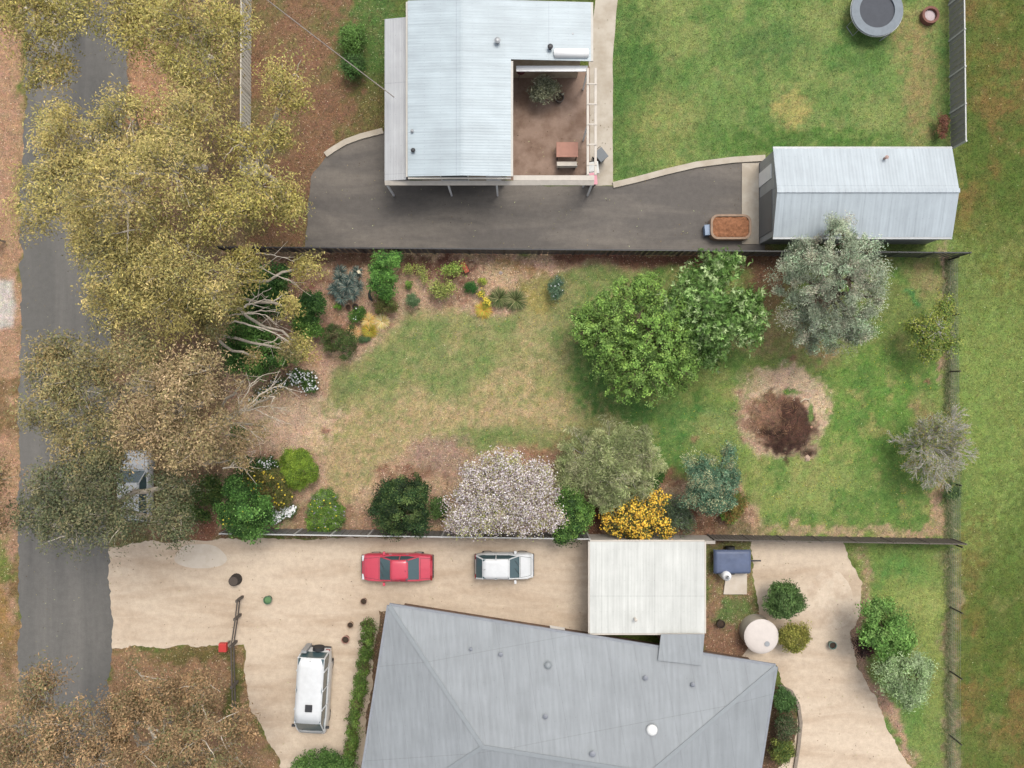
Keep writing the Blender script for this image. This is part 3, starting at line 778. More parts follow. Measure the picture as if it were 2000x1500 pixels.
gum((390, 790), [(330, 770, 10, 80, 1.9), (280, 830, 9, 70, 1.6), (380, 850, 9, 70, 1.6), (400, 730, 10, 60, 1.5), (340, 880, 8, 50, 1.2)], 150, gumD, "gum with orange tan foliage directly left of the garden")
gum((405, 830), [(470, 745, 7, 26, .7), (475, 800, 6.5, 30, .8), (535, 775, 5.5, 28, .4), (475, 860, 6, 32, .7), (515, 835, 5, 36, .5), (445, 820, 7, 30, .8)], 38, gumD, "gum with thin pale limbs and sparse rusty foliage over the garden's left side", tr=.12, cr=.42, nl=70, limbr=.02, extra=[([(440, 825), (483, 793), (510, 768), (545, 752), (570, 762)], 6.2, 5.2, .08), ([(462, 805), (480, 770), (495, 745), (510, 733), (548, 725)], 6, 5.2, .05), ([(440, 815), (468, 800), (466, 775), (474, 762)], 6.4, 6, .045), ([(445, 822), (480, 835), (500, 850), (515, 862)], 6, 5, .05), ([(470, 805), (520, 792), (560, 800)], 5.8, 5, .045), ([(500, 800), (530, 815), (570, 830)], 5.4, 4.8, .04)], leaf=(.13, .035))
gum((400, 910), [(478, 895, 6, 22, .5), (465, 880, 6, 24, .6), (430, 880, 6, 34, .8)], 22, gumD, "small gum with pale forked branches just above the leafy green tree at lower left", tr=.10, cr=.4, nl=80, limbr=.03, extra=[([(435, 915), (453, 912), (470, 900), (485, 885)], 6, 5.6, .06), ([(448, 913), (478, 914), (492, 900)], 6, 5.6, .05), ([(450, 911), (465, 890), (468, 878)], 6, 5.8, .04)])
gum((250, 985), [(120, 960, 8, 70, 1.5), (80, 1000, 7, 50, 1.2), (200, 940, 8, 60, 1.4), (140, 1020, 8, 70, 1.4), (220, 1010, 8, 60, 1.4), (330, 1010, 7, 60, 1.2), (350, 940, 7, 50, 1.2), (200, 900, 8, 50, 1.2)], 190, gumE, "dark grey green gum over the road above the beige gravel entrance")
gum((150, 1480), [(90, 1350, 8, 60, 1.4), (60, 1430, 8, 90, 1.7), (150, 1420, 9, 80, 1.7), (30, 1490, 8, 60, 1.4), (200, 1490, 9, 60, 1.5), (110, 1500, 9, 70, 1.6)], 150, gumF, "rusty brown gum covering the road at the bottom left corner")
gum((370, 1470), [(290, 1350, 7, 70, 1.3), (280, 1430, 8, 80, 1.6), (390, 1360, 6, 60, 1.1), (400, 1440, 8, 80, 1.5), (350, 1500, 8, 90, 1.5), (480, 1430, 6, 40, .9), (240, 1400, 8, 50, 1.2), (460, 1490, 7, 50, 1.0)], 170, gumF, "orange brown gum with pale bare branches below the gravel entrance", cr=.52, nl=150, limbr=.04)
gum((-30, 950), [(-10, 930, 8, 50, 1.4), (-30, 1010, 8, 50, 1.4)], 50, gumF, "brown gum cut off by the left edge of the photo")

# ------------------------------------------------------------------ garden trees and shrubs
gd = pal((66, 104, 42), (52, 90, 38), (84, 122, 50), (44, 78, 34))
plant("evergreen_shrub", "dark glossy green shrub under the gum limbs at top left of garden", "shrub", (520, 575), [(510, 560, 2.2, 48, 1.0), (535, 590, 2.2, 40, 1.0), (490, 600, 2.0, 34, 1.0), (545, 545, 1.8, 30, .8)], 90, .35, 160, (.12, .07), gd, tr=.05)
plant("evergreen_shrub", "mid green leafy tree at the garden's left edge beneath sparse gum limbs", "shrub", (500, 670), [(480, 655, 3.0, 44, 1.2), (510, 690, 2.6, 50, 1.1), (470, 700, 2.6, 34, 1.0), (550, 690, 2.0, 34, .8), (465, 610, 2.2, 22, .8)], 110, .38, 170, (.13, .075), pal((90, 134, 54), (74, 116, 48), (108, 150, 62), (62, 100, 44)), tr=.06, tvar=.24)
plant("round_shrub", "dark green dense shrub east of the gum limbs with a paler lower half", "shrub", (608, 615), [(608, 605, 1.5, 27, .8), (612, 590, 1.4, 22, .7)], 50, .28, 170, (.10, .06), gd, tr=.04, inner=.7)
plant("round_shrub", "bright mid green shrub tucked below the dark dense shrub near gum limbs", "shrub", (600, 640), [(598, 635, 1.2, 25, .7), (612, 645, 1.0, 16, .5)], 36, .28, 160, (.11, .06), pal((88, 128, 44), (70, 110, 40), (104, 142, 54)), tr=.04, inner=.7)
plant("clipped_shrub", "rounded olive green shrub with bare brownish side beside orange grass tufts", "shrub", (668, 668), [(668, 668, .9, 34, .7), (657, 658, .8, 26, .6)], 60, .22, 190, (.07, .04), pal((72, 100, 40), (58, 84, 36), (92, 108, 52), (100, 92, 62)), tr=.04, inner=.8)
plant("daisy_bush", "green daisy bush dotted white at the end of the tan path, left of lawn", "shrub", (592, 745), [(592, 738, .5, 28, .4, 20), (606, 755, .5, 16, .35)], 40, .25, 150, (.09, .04), pal((66, 106, 40), (54, 90, 34), (90, 116, 50)), tr=.03, flowers=(pal((250, 250, 250)), 190, .05, .1), inner=.6, zmin=0)
plant("daisy_bush", "straggly daisy bush with few white flowers below the grey fallen gum limbs", "shrub", (545, 755), [(550, 748, .5, 20, .35, 12), (525, 765, .5, 22, .3, 14), (505, 785, .4, 20, .3, 12)], 36, .22, 110, (.09, .04), pal((66, 100, 44), (54, 84, 38), (92, 106, 60)), tr=.03, flowers=(pal((250, 250, 250)), 130, .04, .1), zmin=0)
plant("daisy_bush", "dark daisy bush with small white flowers left of the lime green round shrub", "shrub", (530, 908), [(532, 905, .6, 20, .45, 14), (515, 915, .6, 20, .45)], 34, .24, 150, (.09, .04), gd, tr=.03, flowers=(pal((246, 248, 255)), 130, .045, .1), zmin=0)
plant("daisy_bush", "daisy bush thick with white flowers beside the south fence", "shrub", (550, 1005), [(552, 1003, .5, 22, .4, 13), (535, 1008, .5, 20, .4, 14), (570, 998, .5, 14, .3, 10)], 44, .22, 130, (.09, .04), pal((60, 100, 40), (72, 112, 46)), tr=.03, flowers=(pal((252, 252, 252)), 420, .055, -.1), zmin=0)
plant("low_green_shrub", "low dark green groundcover shrub under rusty gum branches at left garden edge", "shrub", (462, 860), [(465, 850, .6, 20, .4, 26), (470, 900, .8, 26, .6, 20), (490, 918, .8, 28, .6)], 50, .26, 140, (.10, .05), gd, tr=.03, flowers=(pal((246, 248, 255)), 40, .04, .1), zmin=0)
plant("round_lime_shrub", "round clipped lime green shrub near the lower left of the lawn", "shrub", (583, 917), [(583, 917, .8, 40, .7)], 150, .2, 190, (.06, .04), pal((128, 158, 30), (112, 142, 30), (146, 172, 38), (100, 130, 34)), tr=.04, inner=.8, zmin=-.05, tvar=.2)
plant("flowering_mound", "oval green mound with yellow flowers along its top edge by the fence", "shrub", (634, 1000), [(635, 1000, .65, 38, .55, 42)], 130, .2, 170, (.08, .04), pal((96, 134, 38), (80, 118, 38), (118, 152, 44), (110, 128, 84)), tr=.04, inner=.85, zmin=-.05, flowers=(pal((236, 214, 24), (160, 150, 170), (160, 150, 170)), 90, .04, .2))
plant("leafy_tree", "bushy bright green tree in the garden's bottom left corner", "tree", (490, 1000), [(480, 985, 3.0, 36, 1.2), (505, 1000, 2.8, 34, 1.1), (475, 1030, 2.6, 26, 1.0), (500, 1035, 2.4, 16, .7), (460, 950, 3, 24, .9), (455, 1000, 2.8, 28, 1)], 120, .36, 170, (.12, .08), pal((88, 134, 52), (70, 112, 42), (112, 158, 70), (52, 88, 36)), tr=.08, tvar=.34, flowers=(pal((222, 204, 40)), 60, .05, .2))
plant("flowering_shrub", "bronze green shrub with scattered yellow blooms beside round lime shrub", "shrub", (535, 955), [(532, 952, 1.5, 34, .8), (550, 970, 1.3, 22, .6), (505, 935, 1.5, 24, .7)], 66, .3, 130, (.11, .05), pal((112, 110, 54), (92, 98, 46), (130, 116, 62), (78, 98, 40)), tr=.05, flowers=(pal((222, 196, 30)), 110, .06, 0))
plant("dark_round_tree", "big dark green round shrub standing by the south fence", "shrub", (790, 985), [(787, 988, 2.0, 56, 1.3), (770, 965, 2.0, 30, 1.0), (812, 960, 2.0, 30, 1.0), (770, 1015, 1.8, 30, .9), (808, 1015, 1.8, 28, .9)], 190, .30, 210, (.10, .055), pal((58, 88, 42), (46, 72, 36), (88, 108, 52), (38, 60, 32)), tr=.09, inner=.7, tvar=.32)
plant("small_green_shrub", "small mid green shrub squeezed between dark round shrub and blossom tree", "shrub", (858, 990), [(856, 992, 1.0, 17, .6, 24)], 24, .26, 150, (.09, .05), pal((82, 110, 50), (68, 96, 42)), tr=.03)
# blossom tree
plant("blossom_tree", "tree covered in white and mauve blossom against the south fence", "tree", (985, 960), [(990, 935, 3.3, 56, 1.2), (930, 955, 3.0, 50, 1.1), (1045, 955, 3.0, 46, 1.1), (902, 1000, 2.8, 42, 1.0), (960, 1000, 3.2, 56, 1.2), (1038, 1002, 3.0, 52, 1.1), (990, 965, 3.5, 66, 1.2), (1000, 915, 2.8, 36, .8), (905, 1020, 2.6, 36, .8), (930, 920, 2.8, 34, .8), (1050, 925, 2.8, 34, .7), (965, 908, 2.8, 30, .7), (1008, 892, 2.4, 12, .4), (1080, 1015, 2.6, 26, .6)], 520, .42, 60, (.09, .05), pal((158, 144, 124), (176, 164, 118), (146, 124, 116), (172, 174, 92), (164, 146, 134)), bark=M_greytwig, tr=.13, inner=.2, limbr=.03, flat=.8,
      flowers=(pal((206, 195, 195), (184, 171, 173), (234, 227, 228), (158, 143, 146), (192, 186, 156)), 17000, .034, -.35))
plant("leafy_shrub", "bright green shrub between blossom tree and yellow flowering shrub", "shrub", (1115, 1005), [(1112, 985, 2.0, 32, .9), (1122, 1015, 1.8, 32, .8), (1105, 1035, 1.6, 28, .7), (1140, 1000, 1.6, 20, .7)], 100, .3, 180, (.12, .06), pal((94, 134, 48), (72, 110, 42), (114, 152, 58), (50, 82, 34)), tr=.05, tvar=.34)
# fine grey-green bush
fg = pal((174, 186, 122), (156, 170, 108), (196, 200, 142), (138, 152, 94), (180, 176, 138))
plant("feathery_bush", "large feathery grey green bush spreading east of the blossom tree", "shrub", (1190, 900), [(1210, 870, 2.2, 66, 1.2, 56), (1140, 890, 2.0, 60, 1.1), (1250, 900, 2.0, 52, 1.0), (1180, 940, 2.0, 60, 1.1), (1120, 930, 1.8, 44, .9), (1200, 900, 2.5, 70, 1.2), (1230, 945, 1.8, 50, .9), (1180, 975, 1.7, 36, .7)], 280, .38, 230, (.22, .026), fg, bark=M_greytwig, tr=.08, style='spray', inner=.5, tvar=.24)
plant("yellow_flowering_shrub", "shrub smothered in golden yellow flowers by the south fence", "shrub", (1245, 1005), [(1230, 985, 1.6, 36, .7), (1275, 985, 1.5, 34, .6), (1200, 1010, 1.3, 30, .5), (1245, 1015, 1.7, 46, .7), (1280, 1025, 1.3, 34, .5), (1212, 965, 1.4, 18, .5), (1220, 1035, 1.2, 34, .5, 18), (1310, 1040, .9, 12, .3, 9)], 200, .26, 90, (.09, .04), pal((84, 78, 40), (112, 100, 48), (70, 84, 40), (104, 122, 60)), tr=.05, inner=.5,
      flowers=(pal((244, 196, 24), (222, 168, 18), (250, 212, 44), (196, 150, 26)), 3500, .045, -.2))
plant("small_green_shrub", "small deep green shrub behind the yellow flowering shrub", "shrub", (1276, 940), [(1276, 942, 1.2, 14, .6, 16), (1286, 930, 1.0, 10, .4)], 18, .24, 140, (.11, .05), pal((68, 106, 34), (52, 88, 30)), tr=.03)
plant("blue_green_tree", "blue green leafy tree right of the feathery bush", "tree", (1388, 945), [(1375, 935, 2.8, 40, 1.0), (1415, 920, 2.6, 26, .9), (1400, 965, 2.6, 38, 1.0), (1360, 905, 2.4, 24, .8), (1352, 965, 2.3, 24, .8), (1420, 885, 2.2, 16, .7, 22), (1385, 985, 2.2, 26, .7), (1430, 940, 2.2, 18, .7)], 130, .34, 160, (.12, .045), pal((100, 138, 104), (84, 120, 90), (120, 152, 118), (72, 104, 78), (170, 172, 126)), tr=.08, tvar=.2)
plant("grey_shrub", "low silvery green spreading shrub between yellow flowers and blue green tree", "shrub", (1330, 1010), [(1322, 1000, 1.0, 30, .5), (1340, 1020, .9, 22, .5), (1310, 985, 1.0, 20, .5), (1312, 1025, .8, 20, .4)], 60, .32, 110, (.16, .03), pal((104, 124, 96), (90, 108, 88), (116, 140, 88), (128, 132, 116)), tr=.04, style='spray')
plant("bronze_shrub", "orange tipped green shrub at the right end of the south bed", "shrub", (1437, 985), [(1438, 980, 1.2, 20, .7, 26), (1428, 1002, 1.0, 16, .5)], 40, .22, 150, (.08, .04), pal((126, 110, 48), (106, 112, 44), (150, 104, 54), (90, 110, 40)), tr=.04)
plant("small_lime_shrub", "small lime green seedling bush under the orange tipped shrub", "shrub", (1417, 1010), [(1415, 1008, .5, 11, .3, 9), (1428, 1014, .4, 8, .25)], 12, .18, 110, (.09, .05), pal((118, 166, 48), (100, 146, 42)), tr=.03)
# the two big green trees
gb = pal((122, 160, 60), (106, 144, 52), (142, 176, 70), (88, 122, 46), (132, 166, 78))
plant("fruit_tree", "large bright lime green deciduous tree in the middle of the lawn", "tree", (1265, 660), [(1260, 700, 4.0, 80, 1.5), (1200, 650, 3.6, 60, 1.3), (1290, 640, 4.2, 75, 1.5), (1240, 740, 3.4, 60, 1.1), (1320, 710, 3.6, 56, 1.2), (1160, 640, 3.0, 44, 1.0), (1260, 580, 3.2, 50, 1.1), (1190, 590, 3.0, 36, .8), (1270, 545, 2.8, 22, .6), (1200, 700, 3.2, 50, 1.0), (1300, 750, 3.0, 40, .9), (1150, 660, 2.6, 34, .6), (1140, 620, 2.6, 34, .6), (1330, 640, 3.6, 44, 1.0), (1340, 690, 3.4, 40, .9), (1225, 565, 2.8, 34, .7)], 780, .24, 60, (.11, .08), gb, bark=M_bark, tr=.14, inner=.12, tvar=.26, limbr=.022)
gl = pal((130, 170, 80), (110, 150, 66), (152, 186, 104), (94, 132, 58), (176, 200, 134))
plant("broadleaf_evergreen", "big green tree with long pointed leaves beside the lime green tree", "tree", (1395, 610), [(1320, 600, 3.8, 40, 1.0), (1370, 590, 4.0, 62, 1.5), (1440, 620, 3.6, 50, 1.3), (1390, 640, 4.0, 56, 1.4), (1395, 530, 3.2, 42, 1.0), (1340, 580, 3.4, 40, 1.1), (1460, 650, 3.0, 34, .9), (1380, 690, 3.0, 36, .9), (1460, 590, 3.2, 36, 1.0), (1330, 630, 3.4, 40, 1.0), (1430, 510, 2.6, 20, .6), (1345, 660, 3.4, 40, 1.0), (1350, 545, 3.2, 34, .9)], 500, .42, 17, (.24, .055), gl, tr=.14, style='whorl', inner=.3, tvar=.18)
gw = pal((176, 188, 158), (158, 170, 142), (194, 202, 172), (140, 152, 126), (186, 178, 156), (164, 190, 152))
plant("silver_wattle", "grey green feathery wattle tree by the north fence below the shed", "tree", (1615, 580), [(1620, 560, 5.0, 80, 1.8), (1570, 540, 4.4, 62, 1.5), (1670, 545, 4.4, 58, 1.5), (1600, 630, 4.0, 62, 1.3), (1660, 620, 4.0, 52, 1.2), (1560, 600, 4.0, 44, 1.2), (1630, 480, 4.0, 52, 1.3), (1690, 505, 3.8, 44, 1.0), (1550, 510, 3.8, 40, 1.0), (1650, 450, 3.4, 36, .9), (1700, 580, 3.6, 30, .9), (1590, 645, 3.6, 40, .9), (1640, 655, 3.4, 38, .8), (1675, 640, 3.4, 36, .8)], 250, .36, 240, (.13, .035), gw, tr=.16, style='spray', inner=.6, tvar=.3)
plant("young_tree", "thin leafed yellow green young tree beside the east wire fence", "tree", (1825, 645), [(1820, 640, 2.4, 40, .9), (1800, 660, 2.0, 28, .7), (1838, 610, 2.0, 24, .7), (1850, 670, 2.0, 26, .6), (1785, 630, 1.8, 24, .5), (1815, 690, 1.8, 24, .5), (1845, 600, 2, 26, .6)], 150, .3, 36, (.12, .07), pal((140, 152, 50), (118, 136, 46), (96, 122, 44), (156, 160, 66)), bark=M_greytwig, tr=.06, inner=.3)
# small bed plants
plant("bright_shrub", "bright green upright shrub by the north fence right of the spiky blue plant", "shrub", (748, 545), [(752, 520, 1.7, 26, .8), (745, 550, 1.6, 28, .7), (770, 510, 1.5, 16, .6), (755, 572, 1.2, 18, .5), (735, 525, 1.3, 16, .5)], 80, .28, 130, (.11, .05), pal((96, 148, 52), (80, 128, 46), (114, 166, 64), (60, 104, 40)), tr=.04, tvar=.26)
plant("bronze_shrub", "brownish green shrub behind the orange grass tufts", "shrub", (750, 592), [(752, 594, .8, 22, .45, 16), (740, 602, .6, 12, .35), (765, 600, .6, 13, .35)], 40, .24, 120, (.08, .035), pal((96, 94, 48), (78, 84, 40), (116, 104, 60), (98, 126, 46)), tr=.04)
plant("grey_green_shrub", "small grey green shrub on bare litter left of the pale sparse shrubs", "shrub", (806, 590), [(806, 588, .6, 14, .4, 13)], 22, .2, 130, (.07, .03), pal((88, 118, 72), (76, 102, 64), (102, 128, 84)), tr=.03)
yg = pal((158, 168, 72), (136, 152, 62), (178, 182, 92), (120, 136, 60))
plant("sparse_shrub", "sparse yellow green rose bush in the bed above the lawn edge", "shrub", (868, 565), [(862, 570, .9, 26, .5, 18), (878, 560, .9, 16, .5), (848, 560, .8, 14, .4)], 50, .3, 26, (.09, .06), yg, tr=.03, inner=.3)
plant("sparse_shrub", "yellow green rose bush by the old red trolley near north fence", "shrub", (886, 527), [(886, 526, .9, 20, .5, 16), (872, 528, .8, 10, .4)], 34, .3, 26, (.09, .06), pal((138, 166, 58), (158, 172, 76), (112, 146, 48)), tr=.03, inner=.3)
plant("sparse_shrub", "small thin rose bush left of the brown mulch by north fence", "shrub", (825, 530), [(822, 527, .6, 14, .4, 12), (830, 545, .6, 10, .3)], 18, .3, 26, (.09, .05), yg, tr=.03, inner=.3)
plant("sparse_shrub", "tiny green rose bush right of the bright green upright shrub", "shrub", (797, 530), [(797, 525, .5, 12, .3, 10)], 12, .3, 26, (.08, .05), yg, tr=.03, inner=.3)
plant("seedling_shrub", "small green seedling below the tiny rose bush", "shrub", (797, 557), [(797, 557, .35, 9, .25)], 10, .14, 60, (.08, .05), pal((116, 150, 52), (96, 130, 46)), tr=.03)
plant("small_green_shrub", "compact deep green clump left of the yellow daisies", "shrub", (920, 561), [(920, 561, .35, 12, .3, 11)], 20, .16, 120, (.07, .03), pal((58, 112, 40), (46, 94, 34)), tr=.03)
plant("seedling_shrub", "tiny lime seedling above the yellow daisies", "shrub", (943, 549), [(943, 549, .3, 8, .2, 6)], 10, .12, 60, (.07, .04), pal((166, 176, 54), (140, 156, 50)), tr=.03)
plant("seedling_shrub", "tiny lime seedling just under the spiky blue green plant", "shrub", (660, 600), [(660, 599, .3, 7, .2, 6)], 9, .12, 60, (.08, .05), pal((120, 168, 48), (98, 146, 42)), tr=.03)
plant("yellow_daisies", "little cluster of yellow flowers above the golden grass tuft", "flowers", (941, 574), [(941, 573, .3, 8, .2, 7), (951, 590, .3, 8, .2, 8)], 16, .14, 60, (.07, .03), pal((150, 160, 48), (120, 140, 44)), tr=.03, flowers=(pal((236, 210, 36)), 110, .035, -.1))
plant("rosemary_bush", "blue green rosemary like bush alone at the north edge of the lawn", "shrub", (1087, 563), [(1086, 566, .7, 17, .5, 20), (1090, 548, .6, 10, .35, 9)], 44, .2, 150, (.09, .02), pal((104, 138, 106), (86, 120, 90), (124, 152, 120)), tr=.03, style='spray', flowers=(pal((240, 244, 250)), 14, .03, -.2))
plant("green_mound", "dark leafy mound with white specks above the orange grass tufts", "shrub", (696, 620), [(696, 618, .5, 13, .35, 12), (702, 609, .5, 10, .35)], 26, .2, 130, (.09, .04), pal((74, 116, 38), (92, 132, 44), (60, 96, 34)), tr=.03, flowers=(pal((246, 246, 250)), 12, .035, .2))
plant("prostrate_shrub", "dull green low plant at lawn edge beneath the orange grass tufts", "shrub", (715, 660), [(712, 662, .2, 12, .15, 6)], 14, .16, 90, (.08, .03), pal((84, 116, 70), (98, 124, 76)), tr=.03)

tuft("spiky_plant", "big clump of spiky blue green rosettes near the north fence", "plant", [(678, 560, .9, 1.25), (662, 545, .6), (690, 575, .7), (668, 583, .7), (652, 565, .5), (700, 560, .5), (665, 530, .5), (698, 532, .5, .9), (660, 570, .6), (684, 545, .9)], 170, .50, .032, pal((96, 122, 114), (76, 100, 96), (120, 140, 130), (62, 84, 80), (176, 178, 160)), lean=(.15, 1.6), droop=.25, spread=.05)
OT = "orange and yellow grass tufts at the bed edge"
op = pal((255, 206, 120), (246, 186, 96), (255, 226, 160), (222, 200, 90))
tuft("grass_tuft", "pale apricot grass tuft under the brownish green shrub, rightmost of the orange tufts", "plant", [(746, 628)], 560, .50, .024, pal((255, 222, 160), (255, 206, 136), (255, 236, 190), (214, 206, 90)), lean=(.3, 1.3), group=OT)
tuft("grass_tuft", "bright orange and cream grass tuft in the middle of the orange tufts", "plant", [(720, 627)], 560, .50, .024, op, lean=(.3, 1.3), group=OT)
tuft("grass_tuft", "yellow green grass tuft lowest of the orange tufts", "plant", [(722, 646)], 560, .50, .024, pal((196, 176, 40), (170, 164, 44), (216, 170, 52), (140, 148, 50)), lean=(.3, 1.3), group=OT)
tuft("grass_tuft", "orange grass tuft touching the rounded olive shrub", "plant", [(691, 650)], 560, .50, .024, pal((255, 204, 144), (250, 184, 110), (255, 224, 172)), lean=(.3, 1.3), group=OT)
tuft("golden_grass", "round golden yellow grass tuft left of the two dark grass clumps", "plant", [(944, 606)], 520, .55, .022, pal((200, 196, 60), (178, 184, 56), (220, 200, 80), (230, 150, 60)), lean=(.25, 1.35))
tp = pal((104, 122, 68), (88, 106, 58), (130, 142, 84), (176, 168, 116), (60, 82, 40))
tuft("strappy_grass", "left of the two dark green grass clumps with pale trailing blades", "plant", [(975, 583)], 620, .72, .02, tp, lean=(.2, 1.2))
tuft("strappy_grass", "right of the two dark green grass clumps at the lawn edge", "plant", [(1007, 587)], 680, .78, .02, tp, lean=(.2, 1.2))

# bare twiggy tree ------------------------------------------------------------
def bare_tree(base, cpx, cpy, z, label):
    b = P(*base); root = empty("twiggy_tree", b, label, "tree")
    top = P(cpx, cpy, z)
    Vs = []; Fs = []; o = 0
    fork = b*.5+np.array([top[0], top[1], 0])*.5; fork = np.array([fork[0], fork[1], .7])
    V, F = tubes(bez(b[None], ((b+fork)/2)[None], fork[None]), np.linspace(.16, .12, 6)[None], 8); Vs.append(V); Fs.append(F); o += len(V)
    n = 20
    az = np.linspace(0, 2*pi, n, endpoint=False)+rng.random(n)*.4; el = .35+rng.random(n)*.75
    D = np.stack([np.cos(az)*np.cos(el), np.sin(az)*np.cos(el), np.sin(el)], 1)
    A = np.repeat(fork[None], n, 0); L = np.full(n, 1.42)*(.85+.3*rng.random(n))*(.84+.26*np.abs(np.sin(az))); r = .06
    tips = None
    for lev in range(4):
        E = A+D*L[:, None]; Mi = (A+E)/2+rng.normal(size=A.shape)*(.09*L)[:, None]
        pth = bez(A, Mi, E, 5); pth[:, 1:-1] += rng.normal(size=pth[:, 1:-1].shape)*(.035*L)[:, None, None]
        V, F = tubes(pth, np.repeat(np.linspace(r, r*.55, 5)[None], len(A), 0), 5 if lev < 2 else 4)
        Vs.append(V); Fs.append(F+o); o += len(V)
        tips = E
        if lev == 3: break
        ch = (6, 6, 6)[lev]; k = np.repeat(np.arange(len(A)), ch); t = rng.integers(2, 5, len(k)); t[::ch] = 4
        A2 = pth[k, t]; D2 = unit(D[k]+.62*rdir(len(k))+np.array([0, 0, .06])); L = (L[k]*(.42+.22*rng.random(len(k)))); A = A2; D = D2; r *= .52; r = max(r, .011)
    mesh("trunk", np.concatenate(Vs), np.concatenate(Fs), M_greytwig, root, smooth=True)
    n = 8000; k = rng.integers(0, len(tips), n); pos = tips[k]+rng.normal(size=(n, 3))*.13
    N = unit(rdir(n)+[0, 0, .8]); Dd = unit(np.cross(N, rdir(n)))
    V, F = leafquads(pos, Dd, N, .08+.06*rng.random(n), .035)
    pc = pal((142, 158, 78), (160, 168, 86), (116, 136, 64), (180, 158, 90)); c = pc[rng.integers(0, 4, n)]*(1+.15*rng.normal(size=(n, 1)))
    mesh("crown", V, F, M_leaf, root, col=np.clip(cols4(c), .002, .8))
bare_tree((1802, 868), 1816, 870, 2.0, "nearly bare twiggy grey tree against the east wire fence")
plant("leafy_shrub", "dark green shrub hidden under the twiggy grey tree by the fence corner", "shrub", (1864, 960), [(1862, 962, .7, 14, .4, 14)], 16, .24, 110, (.10, .04), pal((72, 98, 56), (88, 112, 62)), tr=.03)

# neighbours' plants ----------------------------------------------------------
plant("round_bush", "large rounded green bush north of the round pale tank", "shrub", (1533, 1175), [(1533, 1172, 1.3, 36, .9, 34)], 80, .3, 160, (.11, .06), pal((82, 112, 52), (70, 98, 46), (96, 124, 62)), tr=.05, inner=.75)
plant("olive_bush", "olive yellow bush right of the round pale tank", "shrub", (1550, 1243), [(1551, 1243, 1.0, 30, .6)], 60, .28, 150, (.10, .05), pal((130, 130, 44), (112, 116, 40), (146, 140, 56)), tr=.04, inner=.7)
plant("garden_tree", "fresh green tree at the edge of the gravel yard", "tree", (1715, 1225), [(1725, 1205, 2.6, 40, 1.1), (1705, 1240, 2.2, 30, .8), (1760, 1235, 2.2, 34, .8), (1745, 1270, 1.8, 34, .7)], 110, .36, 130, (.14, .07), pal((106, 150, 60), (90, 134, 52), (126, 164, 76)), tr=.08)
plant("purple_bush", "very dark purple bush beside the fresh green tree in the gravel yard", "shrub", (1690, 1258), [(1692, 1258, 1.6, 20, .6, 24)], 30, .26, 150, (.10, .05), pal((54, 30, 28), (66, 36, 32), (42, 28, 24)), tr=.04)
plant("pale_tree", "tree with pale silvery green foliage near the east fence", "tree", (1760, 1320), [(1770, 1320, 2.4, 52, 1.1), (1740, 1305, 2.0, 30, .8), (1800, 1300, 2.0, 30, .8), (1775, 1350, 2.0, 36, .8)], 110, .4, 120, (.13, .05), pal((150, 176, 118), (130, 158, 98), (168, 188, 138)), tr=.08)
plant("bed_shrub", "green shrub at the top of the curved bed beside the grey roofed house", "shrub", (1533, 1370), [(1532, 1368, .8, 22, .5, 26)], 36, .26, 130, (.11, .05), pal((78, 112, 52), (62, 94, 42)), tr=.03)
plant("bed_shrub", "dull dark green shrub in the middle of the curved bed beside grey house", "shrub", (1535, 1420), [(1533, 1418, .8, 22, .5, 24)], 36, .26, 130, (.11, .05), pal((86, 104, 66), (66, 88, 48), (98, 92, 66)), tr=.03)
plant("bed_shrub", "yellow green shrub lowest in the curved bed beside grey house", "shrub", (1530, 1465), [(1528, 1465, .8, 22, .5, 26)], 36, .26, 130, (.11, .05), pal((116, 124, 46), (82, 104, 42)), tr=.03)
plant("hedge", "long clipped green hedge along the west wall of the grey roofed house", "hedge", (715, 1340), [(721 - 36*i/10, 1225 + 252*i/10, 1.0, 13, .6, 17) for i in range(11)], 190, .22, 130, (.08, .05), pal((88, 120, 38), (72, 102, 34), (104, 132, 46), (84, 76, 44)), tr=.03, inner=.75)
plant("round_bush", "wide green bush below the white van at the bottom edge", "shrub", (630, 1490), [(615, 1492, 1.4, 48, .8, 26), (660, 1500, 1.4, 40, .8, 26)], 80, .34, 140, (.12, .06), pal((76, 112, 42), (62, 96, 38), (96, 130, 54)), tr=.05)
plant("evergreen_shrub", "dark green shrub on the verge outside the garden's left edge", "shrub", (392, 600), [(388, 602, 1.5, 22, .8, 26)], 30, .3, 140, (.12, .06), pal((52, 94, 30), (42, 78, 28)), tr=.04)
plant("verge_shrub", "green shrub on the verge at the lower left corner of the garden", "shrub", (410, 960), [(405, 960, 1.4, 34, .8, 30), (380, 1000, 1.2, 36, .7, 20)], 50, .32, 130, (.12, .06), pal((72, 104, 40), (56, 84, 34), (92, 112, 46)), tr=.04)
plant("rust_bush", "low rusty red bush against the neighbour's east fence above the shed", "shrub", (1842, 240), [(1841, 245, .6, 9, .4, 26)], 20, .2, 110, (.09, .04), pal((132, 84, 66), (116, 92, 60), (150, 96, 76)), tr=.03)
plant("courtyard_plant", "grey green potted palm in the paved courtyard of the white roofed house", "plant", (1068, 180), [(1065, 172, 1.2, 26, .5, 20), (1048, 186, .9, 14, .4)], 44, .3, 100, (.2, .04), pal((150, 152, 118), (124, 130, 100), (168, 170, 146)), tr=.05, style='spray')
plant("verge_shrub", "olive shrub in brown front yard beside the white fence", "shrub", (575, 130), [(690, 70, 1.2, 22, .6), (700, 110, 1.0, 18, .5)], 30, .3, 110, (.12, .06), pal((92, 126, 50), (80, 110, 44)), tr=.04) if False else None
